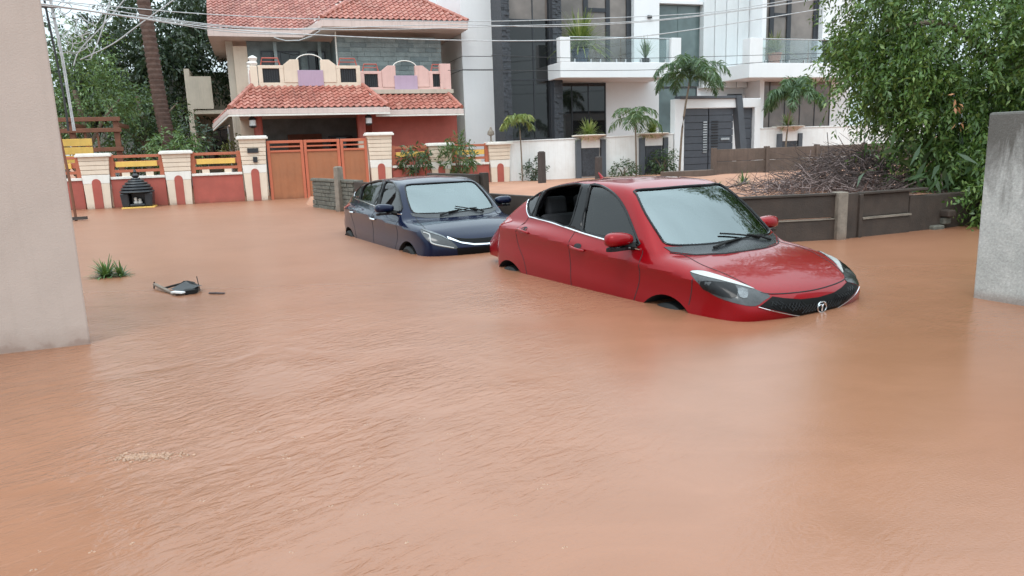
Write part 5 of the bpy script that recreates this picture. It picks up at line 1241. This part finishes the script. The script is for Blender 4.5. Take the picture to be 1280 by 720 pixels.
            mb.add(V+W_, [tuple(range(k)), tuple(range(k, 2*k))[::-1]]+[(i, k+i, k+(i+1) % k, (i+1) % k) for i in range(k)]); c.part('mirror_underside', mb, 'gloss', h)
            mb = MB(); mb.box(o[0]-.045, o[0]-.040, o[1]-.09, o[1]+.09, o[2]-.045, o[2]+.045); c.part('mirror_glass', mb, 'chrome', h)
        c.both(one)
    def handle(c, a, b, m='redpaint', cup='void', chrome=False):
        def one(f):
            s = np.sign(f(a)[1]); p = c.proj(dens([f(a), f((np.array(a)+b)/2), f(b)], 4), (0, s, 0)); N = c.S.normal(p)
            off = .006+.022*np.sin(np.linspace(0, math.pi, len(p)))[:, None]; mb = MB(); mb.tube(p+N*off, [.010]+[.014]*(len(p)-2)+[.010], 8); h = c.part('door_handle', mb, m, smooth=True)
            q = p[len(p)//2]+np.array([0, 0, .022]); k = [q+np.array([.055*math.cos(t), 0, .024*math.sin(t)]) for t in np.linspace(0, 6.28, 13)[:-1]]; c.part('handle_cup', c.patch(k, (0, s, 0), .002, .004, .03, 0), cup, h)
        c.both(one)
    def seam(c, pts, d, r=.0045, sides=True, k=5, m='void', off=-.001, name='panel_gap'):
        def one(f): c.part(name, c.line(f(pts), f(d), r, off, k), m)
        c.both(one) if sides else one(lambda p: np.array(p, float))
    def interior(c, sx=0, zb=.62):
        for y in (-.36, .36):
            mb = MB(); mb.obox((-.02+sx, y, zb+.05), (-.24+sx, y, 1.20), .46, .14, (1, 0, .3)); s = c.part('seat', mb, 'seat', bevel=.04)
            mb = MB(); mb.obox((-.25+sx, y, 1.21), (-.285+sx, y, 1.38), .27, .10, (1, 0, .2)); c.part('headrest', mb, 'seat', s, bevel=.035)
            mb = MB(); mb.box(-.05+sx, .42+sx, y-.24, y+.24, zb+.002, zb+.14); c.part('cushion', mb, 'seat', s, bevel=.03)
        mb = MB(); mb.obox((-.85+sx, 0, zb+.05), (-1.08+sx, 0, 1.16), 1.24, .16, (1, 0, .3)); s = c.part('rear_bench', mb, 'seat', bevel=.04)
        for y in (-.40, 0, .40): mb = MB(); mb.obox((-1.06+sx, y, 1.16), (-1.09+sx, y, 1.36), .26, .10, (1, 0, .2)); c.part('headrest', mb, 'seat', s, bevel=.035)
        mb = MB(); mb.prism([(.62+sx, .62), (1.01+sx, .62), (1.01+sx, .985), (.80+sx, .985), (.66+sx, .93)], 1, -.66, .66); c.part('dashboard', mb, 'seat', bevel=.02)
        mb = MB(); ce = np.array([.50+sx, -.34, .97]); a0 = np.array([0, 1., 0]); a1 = np.array([.42, 0, .9]); mb.tube([ce+.18*(math.cos(t)*a0+math.sin(t)*a1) for t in np.linspace(0, 6.283, 25)], .016, 6); mb.tube([ce-a0*.18, ce, ce+a0*.18], .018, 5); c.part('steering_wheel', mb, 'rubber', smooth=True)
        mb = MB(); mb.tube([(.42, 0, 1.42), (.46, 0, 1.38)], .012, 5); mb.box(.43, .46, -.11, .11, 1.31, 1.38); c.part('inside_mirror', mb, 'rubber', bevel=.01)
    def wiper(c, pivot, tip, d, arm=.55):
        pv, tp = np.array(pivot, float), np.array(tip, float); mid = pv+(tp-pv)*arm; p = c.proj([pv, pv+(mid-pv)*.5, mid], d); N = c.S.normal(p); mb = MB(); mb.tube(p+N*np.array([[.02], [.032], [.026]]), [.013, .010, .007], 6)
        w = c.part('wiper', mb, 'rubber', smooth=True); q = c.proj(dens([mid+(pv-mid)*.55, mid, tp], 5), d); N = c.S.normal(q); mb = MB(); mb.tube(q+N*.013, .008, 5); c.part('wiper_blade', mb, 'rubber', w)
def sym(half):
    # outline given for the left half (y >= 0) from the centre line round to the centre line, mirrored
    h = np.array(half, float); m = h[::-1].copy(); m[:, 1] *= -1; keep = np.abs(m[:, 1]) > 1e-6; return np.concatenate([h, m[keep]])

def symline(half):
    h = np.array(half, float); m = h[::-1].copy(); m[:, 1] *= -1; return np.concatenate([m[np.abs(m[:, 1]) > 1e-6], h])
def loop(p): return np.concatenate([p, p[:1]])

# --- red notchback
c = CarBuild('parked_car', 'shiny red car nearest the camera, flooded to its doors, rear window open', RED, (1.40, 7.35, -1.03, .55)); SD = (0, -1, .12)
q_w = [(-1.10,-.70,1.165),(-1.21,-.67,1.235),(-1.245,-.64,1.31),(-1.17,-.62,1.36),(-1.03,-.60,1.42),(-1.05,-.65,1.31),(-1.065,-.68,1.22)]
r_w = [(-1.02,-.71,1.165),(-1.02,-.68,1.25),(-.99,-.63,1.36),(-.95,-.59,1.44),(-.72,-.57,1.49),(-.36,-.56,1.515),(-.33,-.63,1.39),(-.32,-.68,1.27),(-.34,-.75,1.115),(-.62,-.74,1.138)]
f_w = [(-.21,-.57,1.515),(-.05,-.57,1.51),(.14,-.60,1.465),(.29,-.64,1.40),(.44,-.68,1.30),(.58,-.72,1.18),(.69,-.76,1.08),(.73,-.78,1.035),(.45,-.78,1.045),(.16,-.77,1.07),(-.12,-.76,1.095),(-.165,-.68,1.27),(-.19,-.63,1.39)]
ws_h = [(1.10,0,1.035),(1.09,.25,1.03),(1.01,.50,1.02),(.93,.645,1.045),(.85,.655,1.12),(.64,.63,1.29),(.46,.57,1.43),(.40,.53,1.475),(.46,.30,1.49),(.48,0,1.50)]
rr_h = [(-1.50,0,1.28),(-1.50,.35,1.26),(-1.40,.52,1.29),(-1.10,.52,1.41),(-.90,.50,1.475),(-.86,.25,1.51),(-.85,0,1.52)]
c.body('redpaint', [r_w, f_w], sym(ws_h), sym(rr_h), [(-1.43, .29), (1.11, .29)], .37)
c.interior()
c.part('windscreen', c.patch(sym(ws_h), (.62, 0, .78), -.006, 0, .06, 0), 'carglass', smooth=True, angle=0)
c.part('rear_screen', c.patch(sym(rr_h), (-.5, 0, .86), -.006, 0, .06, 0), 'sideglass', smooth=True, angle=0)
def red_sides(f):
    d = f(SD); left = f([0, 1, 0])[1] < 0
    c.part('front_window', c.patch(f(f_w), d, -.008, 0, .05), 'sideglass', smooth=True, angle=0)
    if left: c.part('rear_window', c.patch(f(r_w), d, -.008, 0, .05), 'sideglass', smooth=True, angle=0)   # the near rear window is wound down
    c.part('quarter_window', c.patch(f(q_w), d, .003, .006, .04), 'sideglass' if False else 'lens', smooth=True, angle=0)
    c.part('pillar_trim', c.patch(f([(-.365,-.56,1.522),(-.20,-.56,1.522),(-.155,-.68,1.27),(-.10,-.76,1.085),(-.345,-.75,1.105),(-.325,-.68,1.27),(-.335,-.63,1.39)]), d, .006, .01, .022, 0), 'gloss', smooth=True, angle=0)
    c.part('pillar_trim', c.patch(f([(-1.035,-.60,1.435),(-.945,-.59,1.447),(-1.0,-.64,1.34),(-1.025,-.70,1.17),(-1.10,-.70,1.16),(-1.065,-.66,1.29)]), d, .007, .01, .022, 0), 'gloss', smooth=True, angle=0)
    for w in (r_w, f_w): c.part('window_seal', c.line(f(w+w[:2]), d, .013, .002, 3), 'gloss', smooth=True)
    c.part('window_seal', c.line(f(q_w+q_w[:2]), d, .010, .004, 3), 'gloss', smooth=True)
    bot = [(-1.255,-.63,1.33),(-1.23,-.66,1.235),(-1.13,-.70,1.162),(-1.05,-.71,1.152),(-.70,-.73,1.13),(-.38,-.75,1.10),(-.04,-.77,1.065),(.29,-.78,1.038),(.62,-.79,1.012),(.77,-.79,1.005)]
    c.part('chrome_strip', c.line(f(bot), d, .011, .004), 'chrome', smooth=True)
c.both(red_sides)
c.seam([(.80,-.80,1.0),(.80,-.82,.9),(.78,-.84,.72),(.70,-.83,.5)], SD); c.seam([(-.22,-.77,1.08),(-.235,-.82,.9),(-.22,-.84,.7),(-.21,-.83,.5)], SD)
c.seam([(-1.14,-.70,1.155),(-1.22,-.80,1.0),(-1.20,-.83,.85),(-1.08,-.84,.70),(-1.03,-.83,.5)], SD)
c.seam([(1.0,-.60,1.02),(1.18,-.62,.965),(1.36,-.64,.915),(1.55,-.60,.86),(1.72,-.56,.80),(1.83,-.52,.745)], (0, -.4, .9)); c.seam([(1.42,-.78,.83),(1.40,-.82,.74),(1.37,-.83,.62)], SD)
c.seam(symline([(1.915,0,.715),(1.90,.25,.72),(1.865,.44,.73),(1.83,.52,.745)]), (.7, 0, .7), .005, False, 3, off=.001)
c.part('cowl_panel', c.patch(sym([(1.235,0,.955),(1.22,.25,.95),(1.13,.50,.945),(1.0,.66,.985),(.945,.685,1.035),(1.01,.55,1.02),(1.08,.28,1.035),(1.10,0,1.04)]), (.35, 0, .94), .004, .01, .05, 0), 'cowl', smooth=True)
c.seam(symline([(1.245,0,.95),(1.23,.25,.945),(1.14,.51,.94),(1.0,.675,.975)]), (.35, 0, .94), .006, False, 3, off=.001)
c.seam(loop(sym(ws_h)), (.62, 0, .78), .011, False, 3, 'gloss', .001, 'screen_seal')
c.wiper((1.14, -.30, 1.0), (1.045, .42, 1.04), (.5, 0, .86), .5); c.wiper((1.10, .45, .985), (1.02, -.12, 1.07), (.5, 0, .86), .5)
lampo = [(1.36,-.79,.88),(1.44,-.73,.893),(1.58,-.665,.858),(1.72,-.585,.805),(1.82,-.515,.757),(1.875,-.46,.722),(1.882,-.53,.697),(1.872,-.615,.662),(1.80,-.71,.678),(1.648,-.784,.722),(1.50,-.807,.79)]
lampc = [(1.365,-.79,.882),(1.45,-.735,.890),(1.59,-.66,.852),(1.73,-.575,.80),(1.79,-.54,.772),(1.73,-.61,.797),(1.62,-.70,.83),(1.48,-.775,.862)]
def red_lamp(f):
    d = f((.55, -.75, .35)); h = c.part('headlight', c.patch(f(lampo), d, .004, .012, .035), 'lens', smooth=True)
    c.part('chrome_brow', c.patch(f(lampc), d, .008, .004, .03), 'drl', h, smooth=True)
    c.part('lamp_bowl', c.patch(f([(1.735,-.66,.785),(1.775,-.60,.773),(1.82,-.65,.722),(1.785,-.69,.728)]), d, .007, .003, .02, 1), 'lamp_inner', h, smooth=True)
    c.part('lamp_bowl', c.patch(f([(1.60,-.745,.825),(1.70,-.65,.803),(1.765,-.70,.725),(1.69,-.765,.725),(1.52,-.80,.765),(1.49,-.80,.82)]), d, .007, .003, .03, 1), 'gloss', h, smooth=True)
    d2 = f((-.6, -.75, .2)); tl = c.part('tail_light', c.patch(f([(-1.50,-.74,1.10),(-1.62,-.70,1.13),(-1.72,-.66,1.10),(-1.76,-.66,.98),(-1.73,-.74,.88),(-1.66,-.79,.96),(-1.58,-.78,1.05)]), d2, .005, .01, .04), 'taillens', smooth=True)
c.both(red_lamp)
gr = sym([(1.96,0,.662),(1.945,.20,.67),(1.91,.36,.695),(1.878,.455,.715),(1.882,.53,.69),(1.874,.60,.662),(1.905,.52,.635),(1.94,.38,.595),(1.962,.20,.545),(1.968,0,.53)])
g_ = c.part('grille', c.patch(gr, (1, 0, .1), .009, .016, .022, 0), 'deepblack', smooth=True); mb = MB()
for k in range(-26, 27):
    for sl in (-1, 1):
        pts = []
        for u in np.linspace(-.09, .09, 7):
            y = k*.036+u*sl*1.1; z = .60+u; lim = abs(y)
            up = np.interp(lim, [0, .2, .36, .46, .58], [.655, .663, .688, .705, .668]); lo = np.interp(lim, [0, .2, .38, .53, .58], [.538, .553, .602, .642, .658])
            if lo+.004 < z < up-.004: pts.append((1.93, y, z))
        if len(pts) > 1: q = c.proj(pts, (1, 0, 0)); mb.tube(q+np.array([.011, 0, 0]), .0035, 4)
c.part('grille_mesh', mb, 'gloss', g_)
c.seam([(1.874,-.605,.659),(1.907,-.52,.630),(1.942,-.37,.588),(1.965,-.18,.538)], (1, -.4, 0), .0035, True, 4, 'chrome', .010, 'grille_strip')
# round badge with its split T
e = np.array([2.0, 0, .592]); bo = c.proj([e], (1, 0, 0))[0]+np.array([.018, 0, 0]); mb = MB(); mb.tube([bo+np.array([0, .052*math.cos(a), .043*math.sin(a)]) for a in np.linspace(0, 6.283, 33)], .0055, 6); em = c.part('emblem', mb, 'chrome', smooth=True)
for s in (-1, 1):
    mb = MB(); mb.tube(dens([bo+np.array([.002, s*.040, .013]), bo+np.array([.003, s*.026, .023]), bo+np.array([.003, s*.010, .019]), bo+np.array([.003, s*.004, 0]), bo+np.array([.002, s*.004, -.032])], 4), .004, 5); c.part('emblem_arm', mb, 'chrome', em, smooth=True)
c.handle((-1.19,-.81,1.025), (-.95,-.83,1.005)); c.handle((-.19,-.84,.945), (.03,-.84,.92)); c.mirror((.66, -.785, 1.03), 'redpaint', 1.12)
for x in (-1.43, 1.11):
    for y in (-.72, .72): c.wheel(x, y, .29)
c.part('antenna', MB().tube([(-.75, 0, 1.535), (-.82, 0, 1.60)], [.02, .008], 6), 'redpaint')

# --- dark blue hatchback
c = CarBuild('parked_car', 'dark blue hatchback behind the red car, flooded to its doors', BLUE, (-1.25, 11.27, -1.06, .545))
q_w = [(-1.38,-.69,1.165),(-1.42,-.66,1.225),(-1.30,-.63,1.305),(-1.16,-.61,1.35),(-1.12,-.66,1.24),(-1.10,-.70,1.17)]
r_w = [(-1.03,-.71,1.155),(-1.07,-.65,1.29),(-1.0,-.62,1.375),(-.80,-.60,1.42),(-.23,-.59,1.455),(-.18,-.68,1.27),(-.16,-.74,1.12),(-.52,-.74,1.14)]
f_w = [(-.11,-.59,1.455),(.08,-.59,1.452),(.24,-.60,1.435),(.50,-.64,1.35),(.68,-.70,1.23),(.84,-.75,1.075),(.50,-.76,1.07),(.24,-.76,1.085),(-.05,-.75,1.105),(-.09,-.68,1.26)]
ws_h = [(1.12,0,1.03),(1.09,.28,1.03),(1.02,.50,1.025),(.95,.62,1.05),(.80,.62,1.18),(.62,.58,1.31),(.50,.52,1.40),(.54,.28,1.425),(.56,0,1.435)]
rr_h = [(-1.68,0,1.22),(-1.66,.35,1.21),(-1.60,.50,1.22),(-1.47,.50,1.32),(-1.38,.45,1.37),(-1.36,.2,1.385),(-1.36,0,1.39)]
c.body('bluepaint', [r_w, f_w], sym(ws_h), sym(rr_h), [(-1.42, .315), (1.19, .325)], .375)
c.interior(.02)
c.part('windscreen', c.patch(sym(ws_h), (.62, 0, .78), -.006, 0, .06, 0), 'carglass', smooth=True, angle=0)
c.part('rear_screen', c.patch(sym(rr_h), (-.6, 0, .8), -.006, 0, .06, 0), 'sideglass', smooth=True, angle=0)
def blue_sides(f):
    d = f(SD)
    c.part('front_window', c.patch(f(f_w), d, -.008, 0, .05), 'sideglass', smooth=True, angle=0); c.part('rear_window', c.patch(f(r_w), d, -.008, 0, .05), 'sideglass', smooth=True, angle=0)
    c.part('quarter_window', c.patch(f(q_w), d, .003, .006, .04), 'lens', smooth=True, angle=0)
    c.part('pillar_trim', c.patch(f([(-.235,-.58,1.462),(-.105,-.58,1.462),(-.085,-.68,1.26),(-.04,-.75,1.095),(-.17,-.75,1.11),(-.185,-.68,1.27)]), d, .006, .01, .022, 0), 'gloss', smooth=True, angle=0)
    c.part('pillar_trim', c.patch(f([(-1.15,-.61,1.36),(-1.0,-.61,1.39),(-1.065,-.65,1.29),(-1.03,-.71,1.15),(-1.10,-.71,1.16),(-1.12,-.66,1.25)]), d, .007, .01, .022, 0), 'gloss', smooth=True, angle=0)
    for w in (r_w, f_w, q_w): c.part('window_seal', c.line(f(w+w[:2]), d, .012, .002, 3), 'gloss', smooth=True)
    c.part('chrome_strip', c.line(f([(-1.45,-.65,1.25),(-1.42,-.68,1.17),(-1.20,-.71,1.145),(-.8,-.73,1.13),(-.36,-.75,1.105),(.27,-.77,1.06),(.6,-.78,1.045),(.89,-.77,1.04)]), d, .009, .004), 'chrome', smooth=True)
    d = f((.55, -.75, .35)); lo = [(1.50,-.745,.885),(1.63,-.655,.855),(1.75,-.55,.80),(1.84,-.46,.72),(1.885,-.40,.63),(1.83,-.58,.66),(1.76,-.69,.70),(1.66,-.745,.77)]
    h = c.part('headlight', c.patch(f(lo), d, .004, .012, .035), 'lens', smooth=True)
    c.part('lamp_brow', c.patch(f([(1.50,-.745,.885),(1.63,-.655,.855),(1.75,-.55,.80),(1.82,-.475,.735),(1.74,-.57,.79),(1.62,-.68,.838)]), d, .008, .004, .03, 0), 'lamp_inner', h)
    c.part('daylight_strip', c.line(f([(1.585,-.735,.84),(1.66,-.69,.815),(1.70,-.69,.76),(1.735,-.695,.715),(1.80,-.62,.685),(1.87,-.45,.642)]), d, .009, .006, 3), 'drl', h, smooth=True)
    d2 = f((-.7, -.7, .2)); c.part('tail_light', c.patch(f([(-1.45,-.77,1.02),(-1.58,-.72,1.06),(-1.68,-.66,1.05),(-1.76,-.60,1.0),(-1.76,-.64,.92),(-1.64,-.75,.95)]), d2, .005, .01, .04), 'taillens', smooth=True)
c.both(blue_sides)
c.seam([(.86,-.80,1.02),(.86,-.83,.9),(.84,-.84,.72),(.72,-.84,.5)], SD); c.seam([(-.13,-.77,1.1),(-.16,-.83,.9),(-.15,-.84,.7),(-.14,-.83,.5)], SD)
c.seam([(-1.16,-.72,1.14),(-1.24,-.80,1.0),(-1.2,-.83,.85),(-1.06,-.84,.70),(-1.02,-.83,.5)], SD)
c.seam([(1.0,-.62,1.02),(1.2,-.66,.96),(1.45,-.68,.90),(1.52,-.69,.885)], (0, -.6, .8)); c.seam(symline([(1.875,0,.745),(1.86,.2,.745),(1.82,.36,.755),(1.76,.5,.785)]), (.7, 0, .7), .005, False, 3, off=.001)
c.part('cowl_panel', c.patch(sym([(1.21,0,.965),(1.19,.28,.96),(1.10,.50,.96),(1.0,.65,1.0),(.95,.66,1.035),(1.02,.53,1.02),(1.09,.28,1.03),(1.12,0,1.035)]), (.35, 0, .94), .004, .01, .05, 0), 'cowl', smooth=True)
c.seam(loop(sym(ws_h)), (.62, 0, .78), .011, False, 3, 'gloss', .001, 'screen_seal')
c.wiper((1.14, -.30, 1.0), (1.05, .30, 1.05), (.5, 0, .86), .5); c.wiper((1.12, .38, 1.0), (1.02, -.02, 1.07), (.5, 0, .86), .5)
c.part('upper_grille', c.patch(sym([(1.885,0,.725),(1.87,.22,.735),(1.81,.42,.755),(1.86,.36,.705),(1.90,.22,.675),(1.915,0,.665)]), (1, 0, .1), .007, .014, .025, 0), 'deepblack', smooth=True)
c.part('lower_grille', c.patch(sym([(1.92,0,.635),(1.915,.2,.638),(1.88,.42,.64),(1.87,.40,.53),(1.90,.2,.51),(1.91,0,.51)]), (1, 0, 0), .007, .014, .025, 0), 'deepblack', smooth=True)
c.part('chrome_strip', c.patch(sym([(1.905,0,.668),(1.895,.18,.676),(1.86,.35,.71),(1.77,.50,.785),(1.80,.50,.755),(1.875,.34,.69),(1.91,.18,.658),(1.92,0,.651)]), (1, 0, .1), .012, .012, .03, 0), 'chrome', smooth=True)
c.handle((-1.25,-.82,.965), (-1.03,-.83,.955), 'chrome'); c.handle((-.2,-.85,.93), (.02,-.85,.915), 'chrome'); c.mirror((.70, -.785, 1.06), 'bluepaint', 1.08)
for x in (-1.42, 1.19):
    for y in (-.74, .74): c.wheel(x, y, .325, .305)
m = MB(); m.box(.66, .665, .02, .16, 1.29, 1.33); c.part('sticker', m, 'sticker')
# ---------------------------------------------------------------- rod in the water, cables
t = Thing('metal_rod', 'thin rusty rod with a small crossbar standing in the water at the left', 'rod', (-10.0, 17.05, 0), world=True)
m = MB(); m.tube([(-10.0, 17.05, -.4), (-10.03, 17.05, 1.0), (-10.12, 17.05, 2.15)], .03, 6); t.part('shaft', m, M['wood']); m = MB(); m.obox((-10.2, 17.0, .05), (-9.75, 17.05, .06), .07, .07); t.part('crossbar', m, M['postd'])
def wire(label, pts, r=.013, m='wire', k=6): t = tag(link('overhead_wire', MB().tube(dens(pts, k), r, 5).mesh(), M[m]), label, 'wire', 'overhead wires along the street'); return t
def px(X, Y, Z): return (X, Y, Z)
def S_(l): return [W3(*p) for p in l]
wire('topmost pale overhead wire sagging across both houses', S_([(-6.0,-1,5.45),(-1.98,-1,5.19),(2.15,-1,5.13),(6.86,-1,5.21),(12.89,-1,5.55),(15.78,-1,5.89),(21,-1,6.8)]))
wire('pale overhead wire just below the topmost one, over the tiled roof', S_([(-6.0,-1.2,5.45),(-2.0,-1.2,4.9),(1.64,-1.2,4.82),(6.31,-1.2,5.01),(12.16,-1.2,5.35),(20,-1.2,6.4)]))
wire('lowest pale overhead wire crossing the tall dark window and balcony glass', S_([(-6.0,-1.4,5.3),(-2.0,-1.4,4.79),(.93,-1.4,4.63),(4.67,-1.4,4.55),(8.31,-1.4,4.6),(12.04,-1.4,4.86),(20,-1.4,6.05)]), .016)
wire('overhead wire passing close above the roof edge of the red-roofed house', S_([(-6.0,-1.1,5.3),(-3.58,-1.1,5.05),(-.56,-1.1,4.82),(4.77,-1.1,5.04),(8.44,-1.1,5.06),(13.14,-1.1,5.44),(20,-1.1,6.4)]), .012)
wire('thin dark wire hanging in front of the white balcony slab', S_([(6.2,-.8,4.2),(8.55,-.8,4.14),(11.18,-.8,4.14),(13.99,-.8,4.21),(20,-.8,4.4)]), .009, 'wiredark')
wire('thin dark wire below the white balcony slab', S_([(4.75,-.9,3.73),(9.64,-.9,3.73),(13.29,-.9,3.82),(20,-.9,4.3)]), .009, 'wiredark')
wire('short pale drop wire from the cable tangle to the house corner', S_([(-6.0,-1.3,5.3),(-3.18,-1.3,4.92),(-1.41,-1.3,4.69),(.94,-1.3,4.64)]), .012)
wire('steep stay wire coming down in front of the dark trees', S_([(-3.9,2,6.6),(-5.01,2,5.35),(-5.74,2,4.6),(-5.97,2,4.14)]), .018)
wire('steepest stay wire left of the palm trunk', S_([(-4.5,1.5,6.5),(-4.99,1.5,5.15),(-5.4,1.5,4.3)]), .018)
wire('long slanting cable running down past the palm trunk', S_([(-2.4,1,6.3),(-3.93,1,5.21),(-4.72,1,4.64),(-5.6,1,4.2)]), .018)
def pole():
    t = Thing('utility_pole', 'dark utility pole mostly hidden behind the pink wall', 'pole', W3(-6.55, .5, -.3), world=True)
    m = MB(); m.tube([W3(-6.55, .5, -.5), W3(-6.55, .5, 7.0)], [.13, .10], 10); t.part('shaft', m, M['postd'], smooth=True)
    m = MB(); m.obox(W3(-7.1, .5, 5.55), W3(-5.9, .5, 5.55), .08, .08); t.part('cross_arm', m, M['postd'])
pole()
def tangle():
    g = np.random.default_rng(4); t = Thing('cable_tangle', 'messy loops of pale cable hanging at the top left beside the pink wall', 'cables', W3(-5.9, .5, 5.0), world=True)
    for i in range(15):
        c0 = np.array([-5.7+g.normal(0, .25), .5+g.normal(0, .08), 5.1+g.normal(0, .3)]); ph = g.uniform(0, 6.28, 4); u = np.linspace(0, g.uniform(3.5, 9), 30)
        ra, rb, dr = g.uniform(.10, .30), g.uniform(.12, .34), g.normal(0, .06)
        p = [c0+np.array([ra*math.sin(w+ph[0])+.08*math.sin(2.3*w+ph[1])+dr*w, .04*math.sin(w+ph[2]), rb*math.cos(w+ph[0])+.08*math.sin(1.7*w+ph[3])-.03*w]) for w in u]
        m = MB(); m.tube(S_(p), g.uniform(.006, .011), 5); t.part('cable_loop', m, M['wire' if i % 4 else 'wiredark'])
    for s, q in ((-6.15, .03), (-6.02, .022), (-5.98, .02)):
        m = MB(); m.tube(dens(S_([(s-.05, .5, 6.2), (s, .5, 5.2), (s+.06, .5, 4.2), (s+.02+q*3, .5, 3.0), (s+.1, .5, 2.2)]), 4), q, 5); t.part('hanging_cable', m, M['wire' if q < .025 else 'wiredark'])
tangle()
t = Thing('pillar_lamp', 'small grey lamp fixture on the last cream pillar', 'lamp', st(6.35, 0, 1.53), world=True); q = tuple(st(6.35, 0, 1.53))
m = MB(); m.lathe(q, [(.09, 0), (.03, .04), (.025, .2)], 10); t.part('stem', m, M['postc']); m = MB(); m.lathe(q, [(.05, .2), (.12, .24), (.10, .34), (.05, .40), (.02, .48)], 8); t.part('lamp_head', m, M['postc'])
